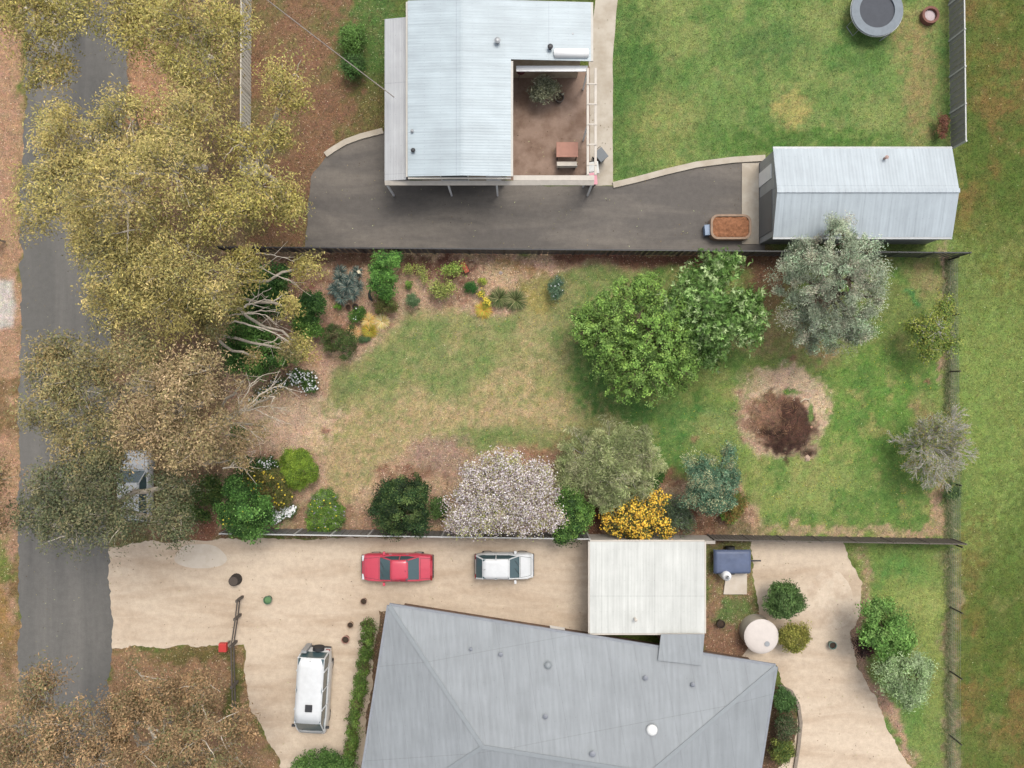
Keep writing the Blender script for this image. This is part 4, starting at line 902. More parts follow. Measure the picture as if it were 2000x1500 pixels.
plant("yard_shrub", "bright green low shrub in the brown front yard near the house", "shrub", (692, 75), [(690, 75, .8, 26, .5, 24)], 40, .3, 110, (.12, .06), pal((92, 130, 50), (80, 112, 44)), tr=.04)
plant("yard_shrub", "deep green shrub below the overhead cable in the brown front yard", "shrub", (688, 128), [(690, 130, .9, 24, .5, 20)], 36, .3, 110, (.12, .06), pal((78, 118, 50), (68, 98, 44)), tr=.04)

# ------------------------------------------------------------------ fences
FG = lambda c, n, r=.8: simple(n, c, r, noise=.18, nscale=4)
M_fdark = sheetmetal("dark_fence_steel", C(84, 86, 88), 'X', .12)
M_fgrey = sheetmetal("grey_fence_steel", C(120, 122, 122), 'X', .12)
M_pcap = simple("fence_cap", C(205, 205, 202), .5)
M_board = simple("weathered_fence_board", C(104, 96, 88), .9, noise=.3, nscale=9)
def panel_fence(name, a, b, h, label, mat, capmat, bay=2.1, board=False, parts=('panel', 'cap', 'post')):
    A = P(*a); B = P(*b); L = np.linalg.norm(B-A); n = max(1, int(round(L/bay))); e = (B-A)/L; rz = math.atan2(e[1], e[0])
    nrm = np.array([-e[1], e[0], 0])
    root = empty(name, A, label, "fence")
    for i in range(n):
        p = A+(B-A)*i/n; q = A+(B-A)*(i+1)/n; c = (p+q)/2; l = np.linalg.norm(q-p)
        mb = MB()
        if board:
            k = int(l/.115)
            for j in range(k):
                t = (j+.5)/k; cc = p+(q-p)*t
                hh = h - .04*rng.random()
                mb.box(cc+[0, 0, hh/2]+nrm*(.012*(-1)**j), (l/k*.96, .018, hh), rz)
        else:
            k = 12      # trapezoidal ribs
            for j in range(k):
                t = (j+.5)/k; cc = p+(q-p)*t
                mb.box(cc+[0, 0, h/2]+nrm*(.014*(-1)**j), (l/k*.98, .012, h-.06), rz)
        mb.build(parts[0], mat, root)
    mb = MB(); mb.beam(A+[0, 0, h], B+[0, 0, h], .07, .045)
    if board:
        mb2 = MB(); mb2.beam(A+[0, 0, h*.25]-nrm*.05, B+[0, 0, h*.25]-nrm*.05, .05, .08); mb2.build("rail", mat, root)
    mb.build(parts[1], capmat, root)
    for i in range(n+1):
        p = A+(B-A)*i/n
        MB().box(p+[0, 0, h/2+.03], (.09, .09, h+.06), rz).build(parts[2], capmat, root)
    return root
panel_fence("steel_fence", (452, 1031), (1146, 1041), 1.7, "grey steel panel fence with pale capping and posts along the garden's lower left", M_fgrey, M_pcap)
panel_fence("timber_fence", (1382, 1044), (1856, 1052), 1.5, "dark weathered board fence along the lower right of the garden", M_board, M_board, board=True)
panel_fence("steel_fence", (445, 492), (1862, 503), 1.6, "long dark steel panel fence along the garden's upper boundary", M_fdark, M_dark)
panel_fence("picket_fence", (491, -60), (489, 350), 1.6, "pale timber fence running up from the gum trees left of the white roofed house", simple("pale_board", C(226, 220, 204), .85, noise=.2, nscale=9), simple("pale_rail", C(216, 208, 192), .85), board=True, bay=2.4)
panel_fence("steel_fence", (1852, -60), (1856, 292), 1.5, "grey steel fence along the right side of the upper neighbour's lawn", simple("grey_steel_panel", C(150, 148, 144), .6), M_pcap)

def wire_fence(a, b, h, label, bay=3.2, mesh_col=(120, 138, 116), lean=0):
    A = P(*a); B = P(*b); L = np.linalg.norm(B-A); n = int(L/bay); e = (B-A)/L
    root = empty("wire_fence", A, label, "fence")
    m = simple("wire", C(150, 156, 150), .5)
    mb = MB()
    for k in range(6): mb.tube([A+[0, 0, .08+k*(h-.1)/5], B+[0, 0, .08+k*(h-.1)/5]], .006, 4)
    nv = int(L/.12)
    for j in range(nv):
        q = A+(B-A)*(j+.5)/nv; mb.tube([q+[0, 0, .05], q+[0, 0, h]], .003, 3, cap=False)
    mb.build("wire_mesh", m, root)
    for i in range(n+1):
        p = A+(B-A)*i/n
        MB().tube([p, p+[0, 0, h+.15]], .045, 7).build("post", simple("fence_post", C(70, 66, 60), .8) if i == 0 else bpy.data.materials["fence_post"], root)
wire_fence((1851, 508), (1857, 1052), .95, "low wire mesh fence with dark posts along the garden's right boundary")
wire_fence((1855, 1060), (1853, 1560), 1.1, "wire fence continuing down beside the bottom right garden and the paddock")

# long grass along the wire fences and clumps
def ground_pts(n, x0, x1, y0, y1): return rng.uniform(x0, x1, n), rng.uniform(y0, y1, n)
def in_sheets(x, y, pad=0):
    r = np.zeros(x.shape, bool)
    for s_ in SHEETS: r |= polydist(x, y, s_) < pad
    return r
n = 270000
x, y = ground_pts(n, -31.5, 31.5, -23.8, 23.8)
gc, gl_, gg_ = sample_ground(x, y)
keep = (rng.random(n) < gg_*.9) & ~in_sheets(x, y, .02)
x, y, gc = x[keep], y[keep], gc[keep]; n = len(x)
az = rng.random(n)*2*pi; l = .05+.07*rng.random(n); h = np.stack([np.cos(az), np.sin(az), np.zeros(n)], 1)
p = np.stack([x, y, np.full(n, .001)], 1); sd = np.stack([-np.sin(az), np.cos(az), np.zeros(n)], 1)*.016
tip = p+h*l[:, None]*.8+np.stack([0*x, 0*x, l*.7], 1)
V = np.stack([p-sd, p+sd, tip], 1).reshape(-1, 3); F = np.arange(len(V)).reshape(-1, 3)
c = gc*np.clip(1.2+.5*rng.normal(size=(n, 1)), .3, 2.8)*(1+.07*rng.normal(size=(n, 3)))
meta(mesh("grass", V, F, M_grass, col=np.clip(np.repeat(c, 3, 0), .005, .8)), kind="stuff", label="short patchy lawn grass over all the yards", cat="grass")

n = 150000
x, y = ground_pts(n, -31.5, 31.5, -23.8, 23.8)
gc, gl_, gg_ = sample_ground(x, y)
onsheet = in_sheets(x, y, 0)
drift = fbm(1000+32*x, 750-32*y, 50, 77)
keep = ((rng.random(n) < np.clip(gl_, 0, 1)) & ~onsheet) | (onsheet & (rng.random(n) < .05*np.clip((drift-.45)*6, .08, 1)))
x, y, gc = x[keep], y[keep], gc[keep]; n = len(x)
p = np.stack([x, y, .014+.02*rng.random(n)], 1); N = unit(np.array([0, 0, 1.])+.35*rdir(n)); D = unit(np.cross(N, rdir(n)))
V, F = leafquads(p, D, N, .06+.07*rng.random(n), .025+.02*rng.random(n))
lp = np.array([C(*q) for q in ((222, 192, 158), (196, 160, 130), (160, 120, 94), (104, 74, 60), (240, 218, 190), (150, 130, 112))])
c = 1.12*lp[rng.integers(0, len(lp), n)]*(gc/ C(186, 154, 122))**.4*(1+.22*rng.normal(size=(n, 1)))
meta(mesh("leaf_litter", V, F, M_litter, col=np.clip(cols4(c), .01, .8)), kind="stuff", label="brown and tan fallen leaves over the garden beds and verge", cat="leaf litter")

n = 5200
x, y = ground_pts(n, -26, 27, -9.4, 8)
px_ = 1000+S*x; py_ = 750-S*y
wgt = .25+.9*(fbm(px_, py_, 60, 91) > .5)+1.2*np.exp(-((px_-1600)/170)**2-((py_-975)/60)**2)
keep = (rng.random(n)*2.2 < wgt) & (sample_ground(x, y)[2] > .7); x, y = x[keep], y[keep]; n = len(x)
V, F = discs(np.stack([x, y, .05+.05*rng.random(n)], 1), unit(np.array([0, 0, 1.])+.3*rdir(n)), .013+.012*rng.random(n))
meta(mesh("yellow_lawn_flowers", V, F, M_petal, col=np.repeat(np.tile(C(226, 214, 60), (n, 1)), 5, 0)), kind="stuff", label="tiny yellow weed flowers scattered through the lawn", cat="flowers")

# long grass under the east fence
def longgrass(pts, label):
    Vs = []; Fs = []; Cs = []; o = 0
    for q in pts:
        V, F, c = blades(P(*q), 26, .34, .014, pal((112, 128, 84), (132, 140, 96), (170, 156, 122), (94, 112, 66)), .12, (.1, 1.0), .5)
        Vs.append(V); Fs.append(F+o); Cs.append(c); o += len(V)
    meta(mesh("long_grass", np.concatenate(Vs), np.concatenate(Fs), M_grass, col=np.concatenate(Cs)), label, "grass", kind="stuff")
longgrass([(1853+rng.normal()*3.5, 506+545*i/230) for i in range(230)], "strip of long rank grass beneath the garden's right wire fence")
longgrass([(1854+rng.normal()*5, 1070+430*i/140) for i in range(140)], "strip of long rank grass beneath the lower neighbour's wire fence")

# ------------------------------------------------------------------ heap of prunings
b0 = P(1528, 825); heap = empty("pruning_heap", b0, "dark burnt heap of prunings and soil in the lawn's bleached circle", "brush pile")
q = np.linspace(-1, 1, 46); QX, QY = np.meshgrid(q*2.1, q*2.1)
r = np.hypot(QX, QY)/2.0; az = np.arctan2(QY, QX)
edge = 1+.14*np.sin(3*az+1)+.1*np.sin(5*az)
hh = np.clip(1-r/edge, 0, 1)**.8*.20*(.5+fbm(QX*32+500, QY*32+500, 14, 5)*1.3) - .006
Vv = np.stack([QX+b0[0], QY+b0[1], hh], -1).reshape(-1, 3)
ii = np.arange(46*46).reshape(46, 46); Fq = np.stack([ii[:-1, :-1], ii[:-1, 1:], ii[1:, 1:], ii[1:, :-1]], -1).reshape(-1, 4)
cc, _, _ = paint(Vv[:, 0], Vv[:, 1])
keepf = (hh.reshape(-1)[Fq].max(1) > 0)
mesh("soil_mound", Vv, Fq[keepf], M_ground, heap, col=cc, smooth=True)
mb = MB()
n = 260; a = rng.random(n)*2*pi; rr = 2.0*np.sqrt(rng.random(n)); sx = -.6+rr*np.cos(a)*.75; sy = .35+rr*np.sin(a)*.75
L = .10+.38*rng.random(n)**2; az = rng.random(n)*pi; dz = rng.normal(size=n)*.15
zz = .05+.2*np.clip(1-np.hypot(sx, sy)/2, 0, 1)+.05*rng.random(n)
A = np.stack([b0[0]+sx, b0[1]+sy, zz], 1); D = unit(np.stack([np.cos(az), np.sin(az), dz], 1)); E = A+D*L[:, None]; E[:, 2] = np.maximum(E[:, 2], .02)
pth = bez(A, (A+E)/2+rng.normal(size=A.shape)*.03, E, 4); pth[:, :, 2] = np.maximum(pth[:, :, 2], .015)
rad = (.004+.007*rng.random(n))[:, None]*np.linspace(1, .6, 4)[None]
V, F = tubes(pth, rad, 4); 
meta(mesh("sticks", V[:len(V)*3//4], F[:len(F)*3//4], simple("dry_stick", C(176, 136, 104), .9, noise=.4, nscale=.8), heap), kind="stuff")
meta(mesh("charred_sticks", V, F[len(F)*3//4:], simple("charred_stick", C(58, 46, 40), .95, noise=.3), heap), kind="stuff")
mb = MB(); k = [P(1564, 784, .12), P(1572, 779, .16), P(1580, 780, .12), P(1587, 775, .2)]
mb.tube(k, [.02, .035, .035, .02], 7); mb.tube([P(1580, 780, .12), P(1582, 786, .05)], [.03, .012], 6)
meta(mb.build("dead_branch", simple("bleached_wood", C(236, 220, 192), .8), smooth=True), "bleached white forked branch lying on the heap's right edge", "branch")
def rock(px, py, r, c, label, sy=1.0):
    mb = MB(); b = P(px, py); mb.dome((b[0], b[1], -.01), r, r*.8, 9, 4, sy)
    V = np.concatenate(mb.V); V[:, :2] += rng.normal(size=(len(V), 2))*r*.1; V[:, 2] *= 1+.15*rng.normal(size=len(V))
    meta(mesh("rock", V, mb.F, simple("stone", C(*c), .9, noise=.2, nscale=12, bump=.5), smooth=False), label, "rock")
rock(1577, 895, .17, (206, 178, 156), "pinkish stone on the grass below the burnt heap", 1.2)
rock(1584, 834, .10, (186, 144, 120), "small reddish stone at the right edge of the burnt heap")
rock(978, 533, .12, (190, 176, 168), "pale round stone in litter above the two grass clumps")
rock(1437, 802, .06, (60, 56, 54), "tiny dark stone on the grass left of the heap")
rock(700, 531, .01, (90, 90, 90), "x") if False else None
mb = MB(); c = P(701, 531, .95); mb.box(c, (.16, .2, .12), .5); mb.tube([[c[0], c[1], 0], c], .02, 6)
meta(mb.build("marker_stake", simple("cream_plastic", C(238, 228, 196), .6, noise=.04), bevel=.03), "cream block on a stake among the spiky rosettes", "stake")
mb = MB(); pts = [P(723, 567, .1), P(721, 574, .16), P(722, 580, .16), P(727, 587, .1)]
mb.tube(pts, [.05, .08, .09, .06], 8)
meta(mb.build("garden_pipe", simple("black_plastic", (.025, .03, .03), .6), smooth=True), "short curved black pipe beside the bright green upright shrub", "pipe")
# dark pots near the spiky plant
def pot(px, py, r, h, c, label, fill=(70, 56, 44), name="plant_pot"):
    b = P(px, py); root = empty(name, b, label, "pot")
    mb = MB(); ns = 20; prof = [(r*.72, 0), (r, h), (r*.86, h), (r*.82, h*.8)]
    a = np.linspace(0, 2*pi, ns, endpoint=False); V = np.concatenate([np.stack([b[0]+R*np.cos(a), b[1]+R*np.sin(a), np.full(ns, z)], 1) for R, z in prof])
    F = [(j*ns+i, j*ns+(i+1) % ns, (j+1)*ns+(i+1) % ns, (j+1)*ns+i) for j in range(3) for i in range(ns)]
    mb.add(V, F).build("rim", simple("pot_glaze", C(*c), .5), root, smooth=False)
    MB().dome((b[0], b[1], h*.78), r*.82, h*.08, ns, 3).build("soil", simple("potting_soil", C(*fill), .95, noise=.3), root)
pot(682, 601, .16, .28, (104, 60, 44), "small rust brown pot under the spiky blue green plant")
pot(696, 600, .2, .3, (66, 62, 58), "small dark grey pot under the spiky blue green plant")
# old trolley with red tray
b0 = P(907, 523); tr_ = empty("garden_trolley", b0, "narrow rusty red garden trolley beside the rose bush near north fence", "trolley")
mb = MB(); A = P(903, 513, .35); B = P(913, 532, .35)
mb.beam(A, B, .30, .05); mb.build("tray", simple("red_rust", C(176, 92, 68), .8, noise=.3), tr_, bevel=.01)
mb = MB(); mb.tube([P(901, 512, .4), P(902, 524, .5), P(904, 533, .6)], .015, 6); mb.tube([A, P(901, 512, .4)], .015, 6); mb.build("handle", simple("orange_pipe", C(206, 150, 100), .7), tr_)
mb = MB(); d = unit(B-A); nn = np.array([-d[1], d[0], 0])
for s_ in (-1, 1):
    wc = P(911, 529, .12)+nn*.17*s_; mb2 = MB(); mb2.tube([wc-nn*.02, wc+nn*.02], .12, 14); mb2.build("wheel", M_black, tr_)
    MB().tube([wc, [wc[0], wc[1], .33]], .012, 5).build("leg", M_dark, tr_)

# ------------------------------------------------------------------ buildings
def wallbox(mb, pts, z0, z1): mb.slab([(p[0], p[1], z1) for p in pts], z1-z0)
M_wallc = gravel("cream_brick", C(196, 180, 158), C(178, 160, 138), .08, big=2.0)
M_walld = gravel("brown_brick", C(132, 108, 92), C(112, 92, 78), .10, big=2.0)
M_glass = simple("window_glass", (.03, .045, .05), .08, noise=.02, spec=.8)
M_roofN = sheetmetal("white_corrugated_roof", C(184, 197, 203), 'Y', .16, .4)
M_roofN2 = sheetmetal("white_verandah_roof", C(190, 192, 194), 'X', .16, .5)
M_gut = simple("gutter_paint", C(205, 200, 190), .5, noise=.08)
M_shed = sheetmetal("shed_roof_steel", C(184, 194, 200), 'X', .19, .4)
M_shedw = sheetmetal("shed_wall_steel", C(176, 178, 176), 'X', .19, .5)
M_carp = sheetmetal("white_carport_roof", C(216, 217, 211), 'X', .17, .45)
M_greyroof = sheetmetal("blue_grey_roof", C(153, 158, 161), 'X', .3, .55, ang=radians(-9.3))

def ring_pts(corners, z): return [P(x, y, z) for x, y in corners]
def window(root, c, w_, h_, rz, mat=M_white):
    f = MB(); n = np.array([math.sin(rz), -math.cos(rz), 0]); e = np.array([math.cos(rz), math.sin(rz), 0]); c = np.array(c)
    for s_ in (-1, 1):
        f.box(c+e*s_*w_/2, (.06, .08, h_+.06), rz); f.box(c+[0, 0, s_*h_/2], (w_-.06, .08, .06), rz)
    fo = f.build("window", mat, root)
    MB().box(c, (w_-.08, .03, h_-.08), rz).build("pane", M_glass, fo)

# --- white roofed house
hN = empty("white_roofed_house", P(900, 200), "low house with white corrugated roof wrapping a paved courtyard", "house")
zr = 3.5
def W(px, py, z): return P(px, py, z)
xl = W(797, 0, 3.2)[0]; xr_ = W(902, 0, 3.5)[0]; xe1 = W(998, 0, 3.2)[0]; xe2 = W(1153, 0, 2.8)[0]
yt = W(0, 4, 3.2)[1]; yb = W(0, 346, 3.2)[1]; yc = W(0, 122, 3.0)[1]
def zE(x): return 3.55 - (x-xr_)*.05
mb = MB()
mb.slab([(xl, yb, 3.35), (xr_, yb, 3.55), (xr_, yt, 3.55), (xl, yt, 3.35)], .05)
mb.slab([(xr_, yb, 3.55), (xe1, yb, zE(xe1)), (xe1, yc, zE(xe1)), (xe2, yc, zE(xe2)), (xe2, yt, zE(xe2)), (xr_, yt, 3.55)], .05)
roof = mb.build("roof", M_roofN, hN)
mb = MB(); mb.beam((xr_, yb, 3.56), (xr_, yt, 3.56), .16, .02).build("ridge_cap", M_roofN, roof)
gm = MB()
gm.box(((xl-.06), (yb+yt)/2, 3.19), (.12, yt-yb, .1)); gm.box(((xl+xe1)/2, yb-.06, 3.2), (xe1-xl, .11, .12))
gm.box((xe1+.06, (yb+yc)/2-.05, zE(xe1)-.06), (.12, yc-yb-.1, .1)); gm.box((xe2+.06, (yc+yt)/2, zE(xe2)-.06), (.12, yt-yc, .1))
gm.build("gutter", M_gut, hN)
wl, wr_ = xl+.5, xe1-.35; wt, wb = yt-.5, yb+.5
wm = MB(); wm.slab([(wl, wb, 3.0), (wr_, wb, 3.0), (wr_, yc+.4, 3.0), (wl, yc+.4, 3.0)], 3.0)
wm.slab([(wl, yc+.403, 2.85), (xe2-.5, yc+.403, 2.85), (xe2-.5, wt, 2.85), (wl, wt, 2.85)], 2.85)
wm.build("wall", M_wallc, hN)
for yy in (3.2, 0.6): window(hN, (wl-.02, wb+yy+1, 1.5), 1.4, 1.1, pi/2)
window(hN, (wl+2, wb-.02, 1.5), 1.6, 1.1, 0); window(hN, (wr_+.02, wb+2.5, 1.3), 1.8, 1.8, pi/2)
MB().box((wl+4.3, wb-.02, 1.05), (.9, .06, 2.1)).build("door", M_white, hN)
# verandah on west and south
vm = MB()
vx0 = W(751, 0, 2.75)[0]; vx1 = xl-.14; vy0 = W(0, 352, 2.8)[1]; vyt = W(0, 36, 2.8)[1]
vm.slab([(vx0, vy0, 2.72), (vx1, vy0, 2.95), (vx1, vyt, 2.95), (vx0, vyt, 2.72)], .05)
vm.build("verandah_roof", M_roofN2, hN)
vm = MB(); vys = W(0, 361, 2.7)[1]; vxe = W(1160, 0, 2.6)[0]
vm.slab([(vx0, vys, 2.62), (vxe, vys, 2.62), (vxe, vy0-.01, 2.76), (vx0, vy0-.01, 2.76)], .05)
vm.slab([(xe1+.14, vy0, 2.77), (vxe, vy0, 2.77), (vxe, vy0+.28, 2.80), (xe1+.14, vy0+.28, 2.80)], .05)
vm.build("verandah_roof", M_offwhite, hN)
for q in ((vx0+.08, vys+.1), (vx0+.08, (vys+vyt)/2), (vx0+.08, vyt-.1), (xl+2.2, vys+.1), (xl+5, vys+.1), (vxe-.1, vys+.1)):
    MB().box((q[0], q[1], 1.29), (.1, .1, 2.58)).build("post", M_white, hN)
# pergola frame of the courtyard
pg = MB()
px1 = W(1148, 0, 2.7)[0]; py1 = W(0, 133, 2.7)[1]
pg.box(((xe1+.3+px1)/2, py1-.02, 2.66), (px1-xe1-.3, .32, .07)); pg.build("awning", M_white, hN)
for xx, nm in ((px1, 0), (W(1163, 0, 2.7)[0], 1)):
    MB().box((xx, (vy0+.3+py1)/2, 2.72), (.14, py1-vy0-.35, .12)).build("beam", M_offwhite, hN)
for k in range(5):
    yy = vy0+.9+k*1.15
    MB().box(((px1+W(1163, 0, 2.7)[0])/2, yy, 2.80), (.6, .07, .04)).build("beam", M_offwhite, hN)
for yy in (vy0+.4, (vy0+py1)/2, py1-.1): MB().box((px1, yy, 1.33), (.1, .1, 2.64)).build("post", M_white, hN)
# solar hot water tank and roof fittings
zt = zE(P(1118, 0, 3)[0])
st = MB(); a = W(1082, 104, 3.35); bb = W(1150, 104, 3.25); st.tube([a, a+[.06, 0, 0], bb-[.06, 0, 0], bb], [.16, .26, .26, .16], 18)
so = st.build("water_tank", M_white, hN, smooth=True)
st = MB()
for q in (.2, .8): c = a+(bb-a)*q; st.box((c[0], c[1], 3.06), (.08, .5, .2))
st.build("bracket", M_galv, so)
def pipe(px, py, z, r, h, par, mat=M_galv, name="vent_pipe"):
    c = W(px, py, z); m_ = MB(); m_.cyl((c[0], c[1], z-.15), r, h+.15, 14); m_.cyl((c[0], c[1], z+h+.002), r*1.6, .05, 14, r*.6); m_.build(name, mat, par)
pipe(972, 84, 3.35, .11, .35, roof); pipe(1074, 98, 3.1, .10, .45, roof, M_dark); pipe(808, 296, 3.28, .08, .25, roof, M_dark); pipe(806, 258, 3.28, .06, .2, roof); pipe(1118, 70, 3.0, .07, .2, roof)
c = W(958, 98, 3.42); MB().box(c, (.5, .16, .06), .9).build("roof_bracket", simple("dull_yellow", C(206, 204, 176), .6), roof)
# courtyard objects
def table(px, py, w_, d_, c, label):
    b = P(px, py); root = empty("outdoor_table", b, label, "table")
    MB().box((b[0], b[1], .73), (w_, d_, .05)).build("tabletop", simple("table_paint", C(*c), .6), root, bevel=.01)
    for sx in (-1, 1):
        for sy in (-1, 1): MB().box((b[0]+sx*(w_/2-.08), b[1]+sy*(d_/2-.08), .35), (.06, .06, .70)).build("leg", M_dark, root)
table(1106, 300, 1.3, .9, (176, 124, 104), "faded red outdoor table in the paved courtyard")
def bench(px, py, label):
    b = P(px, py); root = empty("outdoor_bench", b, label, "bench")
    MB().box((b[0], b[1], .43), (1.2, .36, .05)).build("seat", M_offwhite, root)
    MB().box((b[0], b[1]-.17, .68), (1.2, .04, .35)).build("backrest", M_offwhite, root)
    for sx in (-1, 1): MB().box((b[0]+sx*.5, b[1], .2), (.06, .32, .40)).build("leg", M_dark, root)
bench(1106, 326, "cream bench below the faded red courtyard table")
# kettle barbecue in the courtyard corner
b = P(1017, 150); bq = empty("barbecue", b, "dark maroon kettle barbecue in the courtyard's upper left corner", "barbecue")
m_ = MB(); m_.dome((b[0], b[1], .95), .30, .24, 20, 6); m_.dome((b[0], b[1], .944), .29, -.24, 20, 5); m_.build("bowl", simple("maroon_enamel", C(96, 36, 42), .3), bq, smooth=True)
MB().box((b[0], b[1], 1.22), (.12, .03, .04)).build("handle", M_black, bq)
for k in range(3):
    a_ = k*2.09; MB().tube([[b[0]+.12*math.cos(a_), b[1]+.12*math.sin(a_), .75], [b[0]+.3*math.cos(a_), b[1]+.3*math.sin(a_), 0]], .015, 6).build("leg", M_dark, bq)
# timber stand pot for palm
pot(1092, 196, .28, .45, (92, 84, 78), "dark round pot beside the courtyard palm")
# wheelie bins at the corner of the path
def bin_(px, py, lid, body, label, rz=0):
    b = P(px, py); root = empty("wheelie_bin", b, label, "bin", rz=rz); 
    m_ = MB(); V = []
    for z, s_ in ((.06, .42), (.92, .54)):
        for sx, sy in ((-1, -1), (1, -1), (1, 1), (-1, 1)): V.append((sx*s_/2, sy*(s_+.08)/2, z))
    m_.add(V, [(3, 2, 1, 0), (0, 1, 5, 4), (1, 2, 6, 5), (2, 3, 7, 6), (3, 0, 4, 7), (4, 5, 6, 7)]); m_.build("body", simple("bin_plastic", C(*body), .6), root, local=True, bevel=.02)
    m_ = MB(); m_.slab([(-.30, -.36, .97), (.30, -.36, .97), (.30, .34, 1.04), (-.30, .34, 1.04)], .045); m_.build("lid", simple("lid_plastic", C(*lid), .5), root, local=True, bevel=.02)
    for s_ in (-1, 1): MB().tube([(s_*.24-.02, .28, .11), (s_*.24+.02, .28, .11)], .1, 12).build("wheel", M_black, root, local=True)
    MB().tube([(-.2, .40, .98), (.2, .40, .98)], .018, 6).build("handle", M_black, root, local=True)
bin_(1153, 358, (232, 160, 172), (120, 110, 110), "wheelie bin with pink red lid at the house's lower right corner", .1)
bin_(1156, 337, (222, 222, 216), (150, 150, 150), "wheelie bin with white lid just above the pink lidded bin", .15)
bin_(1170, 312, (112, 118, 122), (90, 92, 94), "wheelie bin with grey lid near the end of the concrete path", .7)

# --- shed
sh = empty("garden_shed", P(1690, 390), "long pale steel shed with gable roof above the grey wattle", "shed")
e1 = W(1510, 290, 2.5); e2 = W(1860, 463, 2.5); ym = W(0, 372, 3.15)[1]
x0, x1, y1_, y0_ = e1[0], e2[0], e1[1], e2[1]
mb = MB(); mb.slab([(x0, y0_, 2.5), (x1, y0_, 2.5), (x1, ym, 3.15), (x0, ym, 3.15)], .04); mb.slab([(x0, ym, 3.15), (x1, ym, 3.15), (x1, y1_, 2.5), (x0, y1_, 2.5)], .04)
rs = mb.build("roof", M_shed, sh)
MB().beam((x0-.02, ym, 3.17), (x1+.02, ym, 3.17), .24, .03).build("ridge_cap", M_shed, rs)
gm = MB(); gm.box(((x0+x1)/2, y0_-.06, 2.43), (x1-x0, .11, .11)); gm.box(((x0+x1)/2, y1_+.06, 2.43), (x1-x0, .11, .11)); gm.build("gutter", M_galv, sh)
wm = MB(); a0, a1, b0_, b1_ = x0+.08, x1-.08, y0_+.08, y1_-.08
wm.slab([(a0, b0_, 2.45), (a1, b0_, 2.45), (a1, b1_, 2.45), (a0, b1_, 2.45)], 2.45)
for xx in (a0+.02, a1-.02): wm.add([(xx, b0_, 2.45), (xx, b1_, 2.45), (xx, ym, 3.09)], [(0, 1, 2)])
wm.build("wall", M_shedw, sh)
MB().box((a0-.02, (b0_+b1_)/2-.9, 1.1), (.05, 2.4, 2.15)).build("roller_door", M_fgrey, sh)
MB().box((a0-.02, (b0_+b1_)/2+1.4, 1.02), (.05, .85, 2.0)).build("door", M_white, sh)
pipe(1727, 310, 2.65, .07, .3, rs, simple("rust_pipe", C(190, 160, 150), .7))
mb = MB(); mb.slab([(x0-1.0, b0_, .05), (a0-.05, b0_, .05), (a0-.05, b1_, .05), (x0-1.0, b1_, .05)], .05)
meta(mb.build("shed_apron", M_conc), kind="structure")

# --- grey roofed house
hS = empty("grey_roofed_house", P(1100, 1380), "large house with blue grey steel hip roof at the bottom of the photo", "house")
zev = 2.7
A = P(760, 1183, zev); D_ = P(1515, 1302, zev); u = unit(D_-A); v = np.array([u[1], -u[0], 0]); Lh = np.linalg.norm(D_-A); Dp = 13.0
Bq = A+v*Dp; Cq = D_+v*Dp; hr = Dp/2*math.tan(radians(11)); rin = Dp/2
r1 = A+v*rin+u*rin+[0, 0, hr]; r2 = D_+v*rin-u*rin+[0, 0, hr]
mb = MB(); th = .05
def rs_(*p): mb.slab([tuple(q) for q in p], th)
rs_(A, r1, r2, D_) if area([A, r1, r2, D_]) > 0 else rs_(D_, r2, r1, A)
for poly_ in ((A, Bq, r1), (Bq, Cq, r2, r1), (Cq, D_, r2)):
    pl = list(poly_)
    if area(pl) < 0: pl = pl[::-1]
    rs_(*pl)
rS = mb.build("roof", M_greyroof, hS)
M_ridge = simple("ridge_steel", C(150, 156, 159), .45, noise=.05)
rc = MB()
for a_, b_ in ((A, r1), (Bq, r1), (D_, r2), (Cq, r2), (r1, r2)): rc.beam(a_+[0, 0, .02], b_+[0, 0, .02], .22, .03)
rc.build("ridge_cap", M_ridge, rS)
gm = MB()
for a_, b_ in ((A, D_), (D_, Cq), (Cq, Bq), (Bq, A)):
    n_ = unit(np.cross(b_-a_, [0, 0, 1.])); n_ = n_ if np.dot(n_, (a_+b_)/2-(A+Cq)/2) > 0 else -n_
    gm.beam(a_+n_*.07-[0, 0, .06], b_+n_*.07-[0, 0, .06], .13, .12)
gm.build("gutter", simple("grey_gutter", C(150, 154, 160), .5), hS)
wq = [A+u*.6+v*.6, D_-u*.6+v*.6, Cq-u*.6-v*.6, Bq+u*.6-v*.6]
wq = wq if area(wq) > 0 else wq[::-1]
MB().slab([(q[0], q[1], 2.6) for q in wq], 2.6).build("wall", M_walld, hS)
rzh = math.atan2(u[1], u[0])
for t in (3, 7.5, 12): window(hS, A+u*t+v*.58-[0, 0, 1.2], 1.6, 1.1, rzh)
for t in (3, 8): window(hS, A+v*t+u*.58-[0, 0, 1.2], 1.6, 1.1, rzh-pi/2)
MB().box(A+u*10+v*.58-[0, 0, 1.65], (.9, .06, 2.05), rzh).build("door", M_white, hS)
